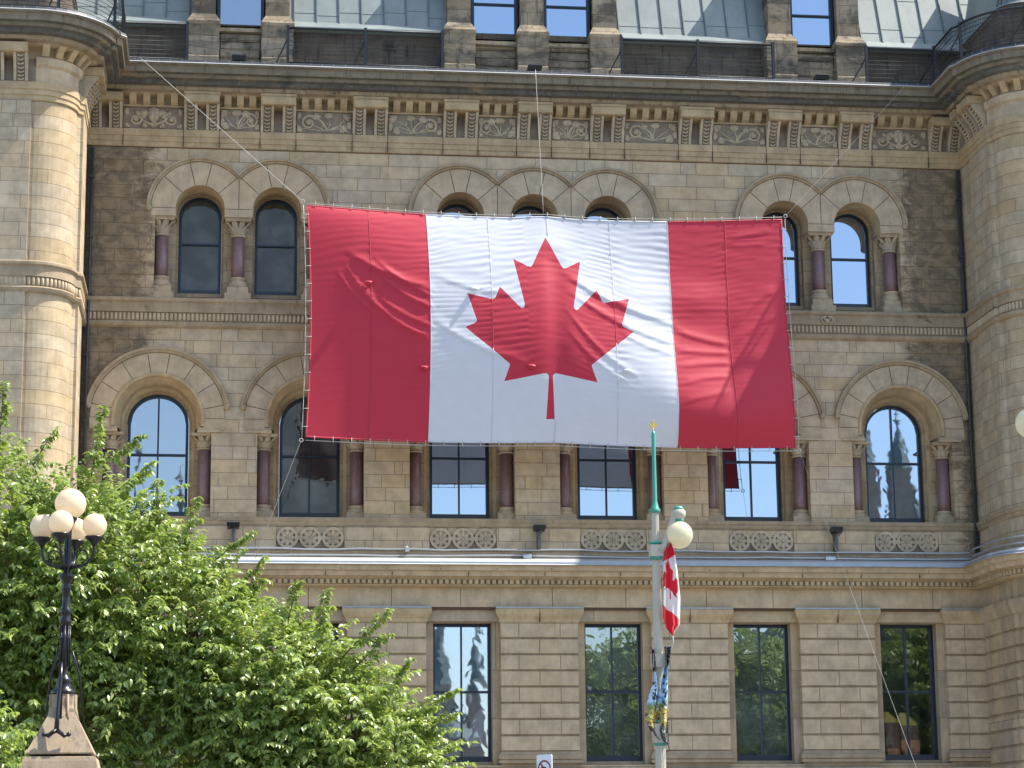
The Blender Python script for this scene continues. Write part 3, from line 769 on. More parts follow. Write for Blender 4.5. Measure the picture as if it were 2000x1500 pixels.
# --- carved foliage panels
def relief(cx, cz, w, h, seed):
    R_ = random.Random(seed); mb = MB(); y = -.03
    def fan(x, z, ang, L, n=7, spread=1.9, y=y):
        for i in range(n):
            a = ang + spread*(i/(n-1)-.5); l = L*(1-.35*abs(i/(n-1)-.5)*2)*R_.uniform(.9, 1.05)
            l *= 1.22; tip = (x+math.cos(a)*l, z+math.sin(a)*l)
            mb.tube([(x, y, z), (x+math.cos(a)*l*.55, y-.03, z+math.sin(a)*l*.55), (tip[0], y-.035, tip[1])], [.016, .036*L/.16, .040*L/.16], 6)
            mb.sphere((tip[0], y-.03, tip[1]), .040*L/.16, 6, 5)
    def stem(pts, r0=.042, r1=.022):
        n = len(pts); mb.tube([(p[0], y-.02, p[1]) for p in pts], [r0+(r1-r0)*i/(n-1) for i in range(n)], 6)
    def spiral(x, z, r, a0, turns, sgn=1, flower=True):
        pts = []
        for i in range(19):
            t_ = i/18; a = a0+sgn*turns*2*PI*t_; rr = r*(1-.72*t_); pts.append((x+rr*math.cos(a), z+rr*math.sin(a)))
        stem(pts, .038, .022)
        if flower:
            for k_ in range(8):
                a = k_*PI/4; mb.tube([(x, y-.02, z), (x+r*.33*math.cos(a), y-.05, z+r*.33*math.sin(a))], [.016, .036], 5)
            mb.sphere((x, y-.04, z), .035, 8, 6)
        return pts[0]
    def curve(a, b, bow):
        mx, mz = (a[0]+b[0])/2, (a[1]+b[1])/2; dx, dz = b[0]-a[0], b[1]-a[1]
        return [((1-t_)**2*a[0]+2*t_*(1-t_)*(mx-dz*bow)+t_*t_*b[0], (1-t_)**2*a[1]+2*t_*(1-t_)*(mz+dx*bow)+t_*t_*b[1]) for t_ in [i/8 for i in range(9)]]
    x0, x1, z0, z1 = cx-w/2+.07, cx+w/2-.07, cz-h/2+.06, cz+h/2-.06
    kind = seed % 3
    if w > 1.2 and kind == 0:
        for s_ in (-1, 1):
            q = (cx+s_*w*.29, cz-.03); p = spiral(q[0], q[1], .19, PI/2, 1.2, s_)
            stem(curve((cx, z0+.06), p, -s_*.25)); stem(curve((cx, z0+.05), (cx+s_*.2, cz+.1), s_*.3))
            fan(cx+s_*.17, cz+.05, PI/2-s_*.9, .15); fan(cx+s_*w*.40, z1-.07, PI-s_*PI/2-PI/2 if s_ < 0 else .1, .12, 5)
            fan(cx+s_*.18, z0+.07, -PI/2+s_*.9, .10, 5); fan(cx+s_*w*.40, z0+.06, -PI/2+s_*.8, .1, 5)
        fan(cx, z0+.1, PI/2, .34, 5, .7); fan(cx, z0+.12, -PI/2, .11, 7, 2.4); mb.sphere((cx, y-.03, z1-.07), .06, 8, 6)
    else:
        s_ = 1 if R_.random() < .5 else -1
        root = (cx-s_*w*.05, z0+.02); q = (cx+s_*w*.27, cz-.0)
        p = spiral(q[0], q[1], min(.2, w*.2), PI/2+s_*.6, 1.25, -s_)
        stem(curve(root, p, s_*.3)); 
        for (fx, fz, an, L) in ((-.36, .16, PI*.75, .17), (-.40, -.06, PI, .15), (-.28, -.17, PI*1.15, .15), (-.08, .17, PI/2, .16), (.12, .12, PI*.4, .13), (.42, .19, .5, .12), (.40, -.19, -.5, .12)):
            fx *= w*s_ if True else 1; a = an if s_ > 0 else PI-an
            fx2 = max(x0+.06, min(x1-.06, cx+fx)); stem(curve(root, (fx2, cz+fz*.8), s_*R_.uniform(-.25, .25)), .022, .01)
            fan(fx2, cz+fz*.75, a, L*R_.uniform(.85, 1.1), R_.choice((5, 7, 7)))
        for _ in range(8):
            mb.sphere((R_.uniform(x0, x1), y-.02, R_.uniform(z0, z1)), R_.uniform(.02, .035), 7, 5)
    # clip to the panel
    mb.v = [(min(max(a, x0-.03), x1+.03), b, min(max(c, z0-.03), z1+.03)) for a, b, c in mb.v]
    return mb
for i, (x0, x1) in enumerate(PANELS):
    kinds = [0, 1, 2, 4, 5, 7, 10, 11, 8, 3][i]
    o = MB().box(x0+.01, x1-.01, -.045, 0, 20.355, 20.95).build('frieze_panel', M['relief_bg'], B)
    relief((x0+x1)/2, 20.655, x1-x0, .60, kinds).build('carving', M['carve'], o); dentil_row(x0, x1, o)

# --- sill band, rosettes, ledge
molding('sill_course', [(0, 10.22), (.10, 10.21), (.10, 10.12), (.07, 10.10), (.05, 10.03), (.02, 10.0), (0, 9.99)], M['base'])
mb = MB()
xs = [XL-.1] + [v for c in C2 for v in (c-.86, c+.86)] + [XR+.1]
for i in range(0, len(xs), 2): mb.bbox(xs[i], xs[i+1], -.05, .05, 9.38, 10.0, .012)
mb.box(XL-.2, XR+.2, .02, .1, 9.1, 10.0)
mb.build('apron_wall', M['wall'], B)
for c in C2:
    o = MB().box(c-.86, c+.86, .008, .03, 9.40, 9.995).build('rosette_panel', M['relief_bg'], B)
    mb = MB()
    for k in (-1, 0, 1):
        x, z = c+k*.575, 9.70
        ringp = arc(x, z, .275, 0, 354, 32)
        mb.prism(arc(x, z, .275, 0, 348.75, 31), -.05, .02, holes=[[(x+(.195+.018*math.cos(8*t_))*math.cos(t_+PI/8), z+(.195+.018*math.cos(8*t_))*math.sin(t_+PI/8)) for t_ in [i*2*PI/48 for i in range(48)]]])
        for j in range(8):
            a = j*PI/4; 
            mb.grid([[(x+math.cos(a)*q-math.sin(a)*w_*e, -.01-.035*(1-e*e)*(q/.19)+.0, z+math.sin(a)*q+math.cos(a)*w_*e) for e in (-1, -.5, 0, .5, 1)] for q, w_ in ((.035, .012), (.09, .036), (.145, .056), (.175, .048), (.188, .02))], smooth=True)
        mb.sphere((x, -.03, z), .033, 8, 6)
        if k < 1: mb.box(x+.255, x+.32, -.045, .02, z-.05, z+.05)
    mb.build('rosette', M['carve'], o)
molding('ledge_course', [(.05, 9.40), (.10, 9.38), (.14, 9.33), (.14, 9.20), (.62, 9.09), (.69, 9.03), (.70, 8.985), (.745, 8.955), (.72, 8.945), (.62, 8.94), (.60, 8.83), (.56, 8.82), (.48, 8.81), (.44, 8.70), (.34, 8.69), (.30, 8.66), (.29, 8.63), (.291, 8.50), (.29, 8.48), (.20, 8.455), (.0, 8.45)], None,
        mats=[M['base'], M['flash'], M['trim'], M['ochre'], M['notch'], M['lead']], mi=[0, 0, 0, 1, 1, 5, 1, 5, 2, 2, 2, 2, 2, 3, 3, 3, 4, 3, 3, 3])
mb = MB()   # joints in the ledge mouldings
for z0, z1, d, st, off in ((8.835, 8.94, .607, 1.25, .3), (8.705, 8.815, .485, 1.7, .9)):
    x = XL+off
    while x < XR-.5: mb.box(x-.006, x+.006, -d-.003, -d+.1, z0, z1); x += st*rnd.uniform(.85, 1.15)
mb.build('ledge_joint', M['joint'], B)
mb = MB()
for x, y, tx, ty in along(PATH, .291, .150):
    nx, ny = ty, -tx
    vs = []
    for z in (8.515, 8.62):
        for u, d in ((-.047, 0), (.047, 0), (.043, .05), (-.043, .05)): vs.append((x+tx*u+nx*d, y+ty*u+ny*d, z))
    mb.add(vs, [(0, 1, 2, 3), (7, 6, 5, 4), (0, 4, 5, 1), (1, 5, 6, 2), (2, 6, 7, 3), (3, 7, 4, 0)])
mb.build('small_dentils', M['ochre'], B)

# --- ground storey: lintel band, pilasters with cut courses, window surrounds
mb = MB()
x = XL-.2; i = 0
while x < XR+.1:
    wdt = (1.75, 2.35, 1.9, 2.1)[i % 4]; x1 = min(x+wdt, XR+.1); mb.bbox(x+.006, x1-.006, 0, .3, 7.965, 8.46, .006); x = x1; i += 1
mb.build('lintel_band', M['trim'], B)
MB().box(XL-.2, XR+.2, .012, .3, 7.9, 8.6).build('band_joint', M['joint'], B)
SUR = stone('surround_stone', (.40, .315, .21), joints=True, h=1.22, z0=3.95, bw=6, grime=.3)
for c in C2:
    mb = MB(); mb.box(c-.98, c+.98, .10, .3, 7.60, 7.964)
    out = [(c-.99, 3.6), (c+.99, 3.6), (c+.99, 7.62), (c-.99, 7.62)]
    mb.prism(out, .22, .8, holes=[[(c-.75, 3.9), (c-.75, 7.592), (c+.75, 7.592), (c+.75, 3.9)]])
    mb.box(c-.98, c+.98, .05, .7, 3.2, 4.0)
    mb.build('window_surround', SUR, B)
pxs = [(XL-.2, C2[0]-.94)] + [(C2[i]+.94, C2[i+1]-.94) for i in range(5)] + [(C2[5]+.94, XR+.1)]
for x0, x1 in pxs:
    mb = MB()
    L_ = x1-x0
    for lv, z1 in enumerate([7.56-.4065*i for i in range(19)]):
        hh = .355
        if lv == 8: continue
        if z1 < .6: break
        cuts = [0, .5, 1] if lv % 2 else [0, .235, .765, 1]
        if L_ < 1.5: cuts = [0, .45, 1]
        y0 = 0 if z1 > 4.3 else -.08
        for a, b in zip(cuts[:-1], cuts[1:]): mb.bbox(x0+L_*a+.004, x0+L_*b-.004, y0, .25, z1-hh, z1, .012)
    o = mb.build('pilaster', M['trim'], B)
    MB().box(x0+.01, x1-.01, .055, .3, 3.0, 7.6).build('pilaster_core', M['base'], o)
    c = MB(); cx_ = (x0+x1)/2; hw = L_/2
    c.grid([[(cx_-hw-a, .2, z), (cx_-hw-a, -a, z), (cx_+hw+a, -a, z), (cx_+hw+a, .2, z)] for a, z in ((0, 7.565), (.03, 7.60), (.035, 7.66), (.09, 7.74), (.12, 7.80), (.13, 7.90), (.10, 7.955), (.0, 7.965))], smooth=False)
    if L_ > 1.5: c.box(cx_-.005, cx_+.005, -.132, .1, 7.58, 7.94, mat=1)
    c.box(cx_-hw-.125, cx_+hw+.125, -.135, .02, 7.925, 7.962, mat=2)
    c.build('pilaster_capital', [M['ochre'], M['joint'], M['lead']], o)
    c = MB(); c.grid([[(cx_-hw-a, .2, z), (cx_-hw-a, -a, z), (cx_+hw+a, -a, z), (cx_+hw+a, .2, z)] for a, z in ((.02, 4.04), (.06, 4.05), (.06, 4.12), (.04, 4.13), (.08, 4.15), (.08, 4.24), (.05, 4.27), (0, 4.34))], smooth=False)
    c.build('pilaster_base', M['base'], o)

# --- attic storey
MB().box(-12, XR+9, .34, .9, 21.8, 23.45).build('attic_wall', M['black_stone'], B)
DZ = 26.7
DORM = [([(-1.12, -.31), (.80, 1.63)], [(-.31, .80)], 23.24), ([(5.63, 6.46), (7.60, 8.43), (9.57, 10.40)], [(6.46, 7.60), (8.43, 9.57)], 23.12), ([(14.40, 15.23), (16.33, 17.14)], [(15.23, 16.33)], 23.24)]
for piers, wins, zb in DORM:
    for x0, x1 in piers:
        mb = MB(); cx_ = (x0+x1)/2; hw = (x1-x0)/2; y0 = -.12
        rows = []
        for i_, (a, yb, z) in enumerate(((0.0, y0, 21.85), (0, y0, 22.38), (-.015, y0+.02, 22.42), (0.01, y0-.01, 22.8), (.0, y0, 23.22), (.03, y0-.03, 23.28), (.03, y0-.03, 23.36), (-.10, .06, 23.62), (-.10, .06, 24.2), (-.09, .05, DZ))):
            rows.append([(cx_-hw-a, .8, z), (cx_-hw-a, yb, z), (cx_+hw+a, yb, z), (cx_+hw+a, .8, z)])
        mb.grid(rows, smooth=False, cap=True, uv=lambda i, j: ((0, x0, x1, x1+.9)[min(j, 3)], rows[i][0][2]))
        mb.build('attic_pier', M['pier_stone'], B)
    X0, X1 = piers[0][0], piers[-1][1]
    mb = MB().box(X0+.1, X1-.1, .20, .8, 21.85, zb-.02); 
    for (a, b) in wins:
        for j in range(4): mb.bbox(a+.02, b-.02, .10+rnd.uniform(0, .06), .3, 22.25+j*.22, 22.25+j*.22+.2+rnd.uniform(0, .02), .03)
        mb.box(a-.02, b+.02, .02, .3, zb-.10, zb-.0)
    mb.box(X0+.1, X1-.1, .06, .8, 25.6, DZ); mb.prism([(X0, DZ), (X1, DZ), ((X0+X1)/2, DZ+1.2)], .0, 2.4, back=True)
    mb.box(X0+.12, X1-.12, .8, 2.4, 21.9, DZ)
    mb.build('dormer_wall', M['pier_stone'], B)
    for (a, b) in wins:
        window((a+b)/2, (b-a)/2+.06, zb, 25.62, .34, M['glass_sky'] if a > 2 else M['glass_mid'], False, 24.28, False, ft=.085, sill=False)
# mansard roof: standing seams on sloping copper
def mansard(x0, x1, zb=23.55, zt=27.2, y0=.28, sl=.36, seam=.60):
    mb = MB(); 
    f = lambda z: y0+(z-zb)*sl
    mb.add([(x0, f(zb), zb), (x1, f(zb), zb), (x1, f(zt), zt), (x0, f(zt), zt)], [(0, 1, 2, 3)])
    mb.add([(x0, y0-.22, zb-.2), (x1, y0-.22, zb-.2), (x1, f(zb)-.01, zb+.02), (x0, f(zb)-.01, zb+.02)], [(0, 1, 2, 3)])
    mb.box(x0, x1, y0-.24, y0+.1, zb-.25, zb-.2)
    o = mb.build('mansard_roof', M['copper'], B)
    m2 = MB(); x = x0+.2
    while x < x1-.05:
        r_ = .012
        m2.add([(x-r_, f(zb), zb), (x+r_, f(zb), zb), (x+r_, f(zt), zt), (x-r_, f(zt), zt), (x-r_, f(zb)-.045, zb+.0), (x+r_, f(zb)-.045, zb), (x+r_, f(zt)-.045, zt), (x-r_, f(zt)-.045, zt)],
               [(4, 5, 6, 7), (0, 4, 7, 3), (5, 1, 2, 6), (0, 1, 5, 4)])
        zz_ = zb+rnd.uniform(.2, .5)
        while zz_ < zt:
            m2.box(x+.02, x+seam-.02, f(zz_)-.006, f(zz_)+.02, zz_, zz_+.012); zz_ += rnd.uniform(.9, 1.3)
        x += seam
    m2.build('standing_seam', M['copper_dark'], o)
mansard(-5.5, -.95); mansard(1.46, 5.80); mansard(10.22, 14.56); mansard(16.96, 20.6)
# pavilion attics with their steep roofs
for s_, cc, xo in ((1, CL, -12.0), (-1, CR, 28.0)):
    def rp(r, z, y=YP):
        pts = [(xo, y-r)] + [(cc+s_*r*math.sin(a), y-r*math.cos(a)) for a in [i*PI/2/10 for i in range(11)]] + [(cc+s_*r, .6)]
        return [(p[0], p[1], z) for p in pts]
    mb = MB(); rows = [rp(.72, 21.85), rp(.72, 22.6), rp(.66, 22.66), rp(.66, 23.35), rp(.70, 23.4), rp(.70, 23.5)]
    mb.grid(rows, smooth=False, flip=(s_ > 0), uv=lambda i, j: (j*.4, rows[i][0][2]), cap=True); mb.build('pavilion_attic', M['black_stone'], B)
    mb = MB(); rows = [rp(.74, 23.5), rp(.62, 23.62), rp(.30, 25.2), rp(.02, 26.6)]
    mb.grid(rows, smooth=False, flip=(s_ > 0), cap=True); o = mb.build('pavilion_roof', M['copper'], B)
    m2 = MB()
    for a in [i*PI/2/5 for i in range(6)]:
        q = [(cc+s_*(r+.02)*math.sin(a), YP-(r+.02)*math.cos(a), z) for r, z in ((.62, 23.62), (.30, 25.2), (.02, 26.6))]
        m2.tube(q, .022, 5)
    m2.build('standing_seam', M['copper'], o)

# --- railings
def railing(pts, posts=True):
    mb = MB(); 
    n = len(pts)
    for z, r in ((22.93, .034), (21.99, .022)): mb.tube([(p[0], p[1], z) for p in pts], r, 5)
    for k in range(7): mb.tube([(p[0], p[1], 22.10+k*.12) for p in pts], .0095, 4, cap=False)
    o = mb.build('railing', M['rail'], B)
    L = arclen(pts); N = max(1, round(L[-1]/1.9)); st = L[-1]/N; i = 0
    pm = MB(); mm = MB()
    for k in range(N+1):
        s_ = min(k*st, L[-1]-1e-4)
        i = max(j for j in range(n-1) if L[j] <= s_+1e-9); t_ = (s_-L[i])/(L[i+1]-L[i])
        x, y = pts[i][0]+(pts[i+1][0]-pts[i][0])*t_, pts[i][1]+(pts[i+1][1]-pts[i][1])*t_
        pm.box(x-.036, x+.036, y-.036, y+.036, 21.86, 23.0)
        if k < N: pm.tube([(x+.02, y, 22.72), (x-.32, y+.5, 22.05)], .02, 5)
    pm.build('railing_post', M['rail'], o)
    s_ = 0
    Q = list(along([(p[0], p[1]) for p in pts], 0, .055))
    for x, y, tx, ty in Q: mm.box(x-.0035, x+.0035, y-.0035, y+.0035, 22.62, 22.92)
    mm.build('railing_mesh', M['rail'], o)
YR = -.93
railing([(1.47, YR), (5.5, YR)]); railing([(10.27, YR), (14.36, YR)])
off = offset(PATH, .93)
railing([p for p in off[:I0]] + [off[I0], (-1.12, YR)]); railing([(16.92, YR), off[I1]] + off[I1+1:])
# wires across the dormers
mb = MB()
for (a, b) in ((-1.12, 1.47), (5.5, 10.27), (14.36, 16.92)):
    for z, sag in ((22.75, .1), (22.42, .14), (22.2, .22)):
        mb.tube([(a+(b-a)*t_, YR+.05, z-sag*4*t_*(1-t_)*rnd.uniform(.9, 1.1)) for t_ in [i/14 for i in range(15)]], .008, 4)
mb.build('safety_wire', M['cable'], B)
# rainwater pipes in the corners
for x in (XL+.16, XR-.12):
    mb = MB().tube([(x, -.10, 19.8), (x, -.10, 9.4)], .038, 8)
    for z in (19, 17.4, 15.9, 14.3, 12.6, 11, 9.8): mb.box(x-.055, x+.055, -.15, -.03, z, z+.04)
    mb.build('rainwater_pipe', M['gutter'], B)

# ------------------------------------------------------------------ fittings on the facade
def floodlight(x, y, z, tall, label, tilt=.3):
    e = empty('floodlight', (x, y, z)); e.scale = (.85, .85, .85) if tall else (1, 1, 1); tag(e, label, 'floodlight', 'floodlights on the facade')
    h = .55 if tall else .06
    a = MB()
    if tall:
        a.box(-.045, .045, -.02, .25, 0, h); a.tube([(0, -.05, h-.05), (.02, -.14, h-.02), (.06, -.16, h-.12)], .02, 6)
    else: a.box(-.10, .10, -.08, .08, 0, .03); a.box(-.13, -.11, -.03, .03, 0, .22); a.box(.11, .13, -.03, .03, 0, .22)
    a.build('mount', M['body'], e)
    b = MB(); z0 = h
    rows = [[(-.17, -.16, z0+.02), (.17, -.16, z0+.02), (.17, .10, z0-.02), (-.17, .10, z0-.02)], [(-.19, -.19, z0+.14), (.19, -.19, z0+.14), (.19, .12, z0+.1), (-.19, .12, z0+.1)], [(-.17, -.17, z0+.17), (.17, -.17, z0+.17), (.17, .10, z0+.13), (-.17, .10, z0+.13)]]
    b.grid(rows, closed=True, cap=True, smooth=False)
    b.build('lamp_head', M['iron'], e)
    MB().box(-.15, .15, -.12, .08, z0+.165, z0+.182).build('glass_cover', M['glass_mid'], e)
    return e
floodlight(.215, -.85, 21.9, False, 'black floodlight on the cornice below the left attic window')
floodlight(7.936, -.85, 21.9, False, 'black floodlight on the cornice above the middle of the flag')
floodlight(15.667, -.85, 21.9, False, 'black floodlight on the cornice below the right attic window')
floodlight(.25, -.30, 9.42, True, 'dark floodlight on the ledge just right of the tree top')
floodlight(7.99, -.30, 9.42, True, 'dark floodlight on the ledge under the middle of the big flag')
floodlight(15.75, -.30, 9.42, True, 'dark floodlight on the ledge at the right, between the round flower panels')
def conduit(z, y, label, seed):
    R_ = random.Random(seed); mb = MB(); pts = []
    x = XL+.1
    while x < XR-.35: pts.append((x, y, z+R_.uniform(-.018, .018))); x += .7
    pts += [(XR-.35, y-.05, z), (XR-.5, y-.7, z+.0), (XR-.42, -2.3, z+.02)] + [(CR-(RC+.42+.0)*math.cos(a), YP-(RC+.42)*math.sin(a), z+.02) for a in (.3, .7, 1.1, 1.5)] + [(24, YP-RC-.42, z+.02)]
    mb.tube(pts, .024, 6)
    tag(mb.build('conduit', M['pipe']), label, 'pipe', 'grey pipes along the ledge')
conduit(9.40, -.20, 'upper thin grey pipe running along the ledge under the flower panels', 1)
conduit(9.235, -.24, 'lower thin grey pipe running just above the metal ledge', 2)
for x, z, lab, bw_ in ((4.617, 9.38, 'small white clamp box on the upper grey pipe', .05), (7.681, 9.215, 'grey junction box on the ledge below the middle floodlight', .11), (15.579, 9.215, 'grey junction box on the ledge at the right', .13)):
    b = MB().bbox(x-bw_, x+bw_, -.34, -.22, z-.05, z+.06, .012).tube([(x, -.28, z), (x, -.28, z+.09)], .01, 5)
    tag(b.build('junction_box', M['pipe']), lab, 'junction box', 'junction boxes on the ledge')

# ------------------------------------------------------------------ the big flag
FW, FH = 12.3, 5.95
def leaf_path():
    d = [('v', -45, -863), ('a', 111, -98), ('l', 859, 151), ('l', -116, -320), ('a2', 20, -73), ('l', 941, -762), ('l', -212, -99), ('a2', -34, -79), ('l', 186, -572), ('l', -542, 115), ('a2', -73, -38),
         ('l', -105, -247), ('l', -423, 454), ('a2', -111, -57), ('l', 204, -1052), ('l', -327, 189), ('a2', -91, -27), ('l', -332, -652)]
    p = [(90, 4430)]
    for k, dx, dy in d:
        x, y = p[-1]
        if k in ('v', 'l'): p.append((x+dx, y+dy)); continue
        i_ = d.index((k, dx, dy)); u1 = Vector(d[i_-1][1:]).normalized(); u2 = Vector(d[i_+1][1:]).normalized()
        q = Vector((x+dx, y+dy)); o_ = Vector((x, y)); den = u1.x*u2.y-u1.y*u2.x
        t1 = ((q.x-o_.x)*u2.y-(q.y-o_.y)*u2.x)/den; t1 = max(0, min(t1, 140)); c_ = o_+u1*t1
        for t_ in (.2, .4, .6, .8):
            w_ = o_*(1-t_)**2+c_*2*t_*(1-t_)+q*t_*t_; p.append((w_.x, w_.y))
        p.append((q.x, q.y))
    # p runs up the right-hand side from the stem to the tip; mirror it
    R_ = [(x/9600., y/4800.) for x, y in p]
    return R_ + [(-x, y) for x, y in reversed(R_[:-1])]
LEAF = leaf_path()
def leaf_uv(sx=1.0, sy=1.0, cx=.5, cy_=.5): return [(cx+x*sx, cy_+(y-.5)*sy) for x, y in LEAF]
lp = leaf_uv(.905, .955, .4925, .499)
def pip(poly, X, Y):
    ins = np.zeros(X.shape, bool); n = len(poly)
    for i in range(n):
        x0, y0 = poly[i]; x1, y1 = poly[(i+1) % n]
        if y0 == y1: continue
        c = ((y0 > Y) != (y1 > Y)) & (X < (x1-x0)*(Y-y0)/(y1-y0)+x0); ins ^= c
    return ins
def vnoise(x, y, seed):
    r = np.random.RandomState(seed).rand(256, 256); xi = np.floor(x).astype(int); yi = np.floor(y).astype(int); fx = x-xi; fy = y-yi
    fx = fx*fx*(3-2*fx); fy = fy*fy*(3-2*fy); g_ = lambda a, b: r[a % 256, b % 256]
    return (g_(xi, yi)*(1-fx)*(1-fy)+g_(xi+1, yi)*fx*(1-fy)+g_(xi, yi+1)*(1-fx)*fy+g_(xi+1, yi+1)*fx*fy)*2-1
SEAMS = [0.0, 1.55, 3.03, 4.60, 6.18, 7.75, 9.27, 10.78, 12.3]
def flag_disp(u, v):
    """outward bulge of the cloth in metres; u to the right, v down"""
    x = v/FH
    p = np.interp(u, [0, 1.5, 3.0, 4.5, 6.0, 8.0, 9.3, 10.7, 12.3], [.22, .30, .44, .48, .54, .68, .80, .86, .74])
    k = np.log(.5)/np.log(p)
    A = np.interp(u, [0, 1.2, 3, 6, 9, 11, 12.3], [.10, .20, .30, .34, .34, .30, .20])
    D = 1.3*A*np.sin(PI*np.clip(x, 0, 1)**k)
    # centre crease where the middle rope pulls
    D += .05*np.exp(-((u-6.15)/.35)**2)*(1-x)*np.clip(x*3, 0, 1)
    wob = vnoise(u*.7, v*1.1, 3)*.12
    for i, us in enumerate([1.55, 3.03, 4.60, 5.53, 7.08, 7.75, 9.27, 10.78]):
        for side in (-1, 1):
            d = (u-us)*side
            dec = np.where(d >= 0, np.exp(-(np.maximum(d, 0)/(.45+.25*((i*7+side) % 3)))**1.3), 0)
            lam = .135+.025*((i*5+side) % 3)
            tilt = (.10 if us < 6.2 else -.16 if us < 9 else .04)*side
            ph = (v + tilt*d*1.4 + wob)*2*PI/lam + i*1.7 + vnoise(u*1.1, v*.9, 11+i)*1.6
            am = .85*(1-.35*((u > 5.6) & (u < 7.0)))*(.0085+.004*((u > 3.03) & (u < 9.27)))*(.55+.45*vnoise(u*.5+i*9, v*1.6, 21+i+side))
            env = np.clip(1.35-x*1.25, .12, 1)*np.clip(x*18, 0, 1)
            if us > 6.3 and us < 9: env = np.clip(1.35-x*.95, .1, 1)*np.clip(x*18, 0, 1)
            D += am*dec*env*np.sin(ph)*(1.0 if 3 < us < 9.5 else .8)
    D += .0045*vnoise(u*2.2, v*11, 5)*np.clip(1.2-x, 0, 1)*(u > 1.6)
    # long diagonal drapes
    folds = [(1.0, 1.25, 3.0, 2.05, .030, .09), (1.65, 1.35, 3.03, 2.25, .020, .07), (1.7, 1.75, 3.03, 2.55, .022, .07), (1.0, 1.9, 2.9, 3.35, .026, .09), (.7, 1.75, 1.6, 2.75, .016, .06), (.9, 1.55, 1.6, 2.35, .012, .05), (1.7, 2.35, 3.03, 3.05, .022, .07), (1.7, 2.8, 3.0, 3.3, .010, .05),
             (6.5, 1.6, 9.2, 2.75, .030, .12), (6.6, 2.1, 9.2, 3.3, .022, .10), (7.9, 3.1, 9.2, 3.6, .016, .09), (6.5, 2.6, 8.2, 4.2, .016, .08), (6.5, 3.1, 8.0, 4.4, .012, .07), (3.1, 2.9, 5.3, 3.9, .018, .10), (3.1, 1.7, 5.2, 2.2, .012, .09),
             (9.3, 2.95, 10.7, 3.3, .020, .09), (9.3, 3.5, 10.7, 3.55, .018, .08), (9.3, 3.95, 10.7, 3.8, .016, .08), (9.35, 4.4, 10.6, 4.15, .014, .08), (10.85, 2.9, 12.0, 1.9, .014, .12), (10.85, 3.3, 12.0, 2.6, .012, .10), (9.35, 4.9, 10.6, 4.6, .012, .08), (10.9, .5, 12.0, .35, .010, .06), (10.9, .75, 11.8, .68, .010, .05)]
    for (u0, v0, u1, v1, a, wd) in folds:
        t_ = np.clip((u-u0)/(u1-u0), -.3, 1.3); line = v0+(v1-v0)*t_ + (v1-v0)*.12*np.sin(PI*np.clip(t_, 0, 1))
        s_ = (v-line)/wd; endf = np.clip((t_+.05)*4, 0, 1)*np.clip((1.1-t_)*5, 0, 1)
        D += 1.35*a*endf*np.exp(-np.where(s_ > 0, s_*1.6, s_*.7)**2)
    # a swelling that catches the light on the right-hand band, and a hollow under it
    D += .075*np.exp(-((u-9.9)/.85)**2-((v-2.15)/.42)**2) + .05*np.exp(-((u-8.4)/.6)**2-((v-2.0)/.5)**2)
    D -= .06*np.exp(-((u-6.22)/.30)**2)*np.clip((v-.8)*2, 0, 1)*np.clip((5.2-v)*.8, 0, 1)
    # pull points of the edge ties
    return D
def flag_pos(u, v, y0=-1.82):
    x = u/FW; t_ = v/FH
    top = 17.90-.16*np.sin(PI*np.clip(x*1.0, 0, 1))-.05*x + .05*np.exp(-((x-.49)/.05)**2) - .035*np.abs(np.sin(2*PI*x))
    bot = 11.865-.11*x - .06*np.abs(np.sin(2*PI*x))
    xl = 1.955+.10*np.sin(PI*t_); xr = 14.225-.05*np.sin(PI*t_)+.04*t_
    D = flag_disp(u, v)
    return xl+(xr-xl)*x, y0-.42*t_-D, top+(bot-top)*t_
nu, nv = 300, 150
st_ = [3.035/FW, 9.265/FW]
uu, vv = np.meshgrid(np.linspace(0, 1, nu+1), np.linspace(0, 1, nv+1))
uu = uu.copy(); 
for q in st_:   # snap a grid column to each stripe border
    j = int(round(q*nu)); uu[:, j] = q
pts = np.stack([uu.ravel(), vv.ravel()], 1)
lpa = np.array(lp); dense = []
for i in range(len(lp)):
    a, b = lpa[i], lpa[(i+1) % len(lp)]; n_ = max(1, int(np.hypot((b-a)[0]*FW, (b-a)[1]*FH)/.05))
    dense += [tuple(a+(b-a)*k_/n_) for k_ in range(n_)]
# drop grid points that crowd the outline
dn = np.array(dense)*np.array([FW, FH]); keep = np.ones(len(pts), bool); G = pts*np.array([FW, FH])
m_ = (pts[:, 0] > .28) & (pts[:, 0] < .72)
idx = np.where(m_)[0]
for c0 in range(0, len(idx), 2000):
    ii = idx[c0:c0+2000]; dd = ((G[ii][:, None, :]-dn[None])**2).sum(2).min(1); keep[ii[dd < .014**2]] = False
pts = pts[keep]; n0 = len(pts)
allp = [Vector((float(p[0]*FW), float(p[1]*FH))) for p in pts] + [Vector((p[0]*FW, p[1]*FH)) for p in dense]
ed = [(n0+i, n0+(i+1) % len(dense)) for i in range(len(dense))]
res = delaunay_2d_cdt(allp, ed, [], 0, 1e-6)
P2 = np.array([(p.x, p.y) for p in res[0]]); F2 = np.array([f for f in res[2]])
fl = MB(); X, Y, Z = flag_pos(P2[:, 0], P2[:, 1])
cen = P2[F2].mean(1); inleaf = pip(lp, cen[:, 0]/FW, cen[:, 1]/FH)
redf = inleaf | (cen[:, 0] < 3.035) | (cen[:, 0] > 9.265)
v3 = list(zip(X.tolist(), Y.tolist(), Z.tolist()))
a_, b_, c_ = P2[F2[:, 0]], P2[F2[:, 1]], P2[F2[:, 2]]
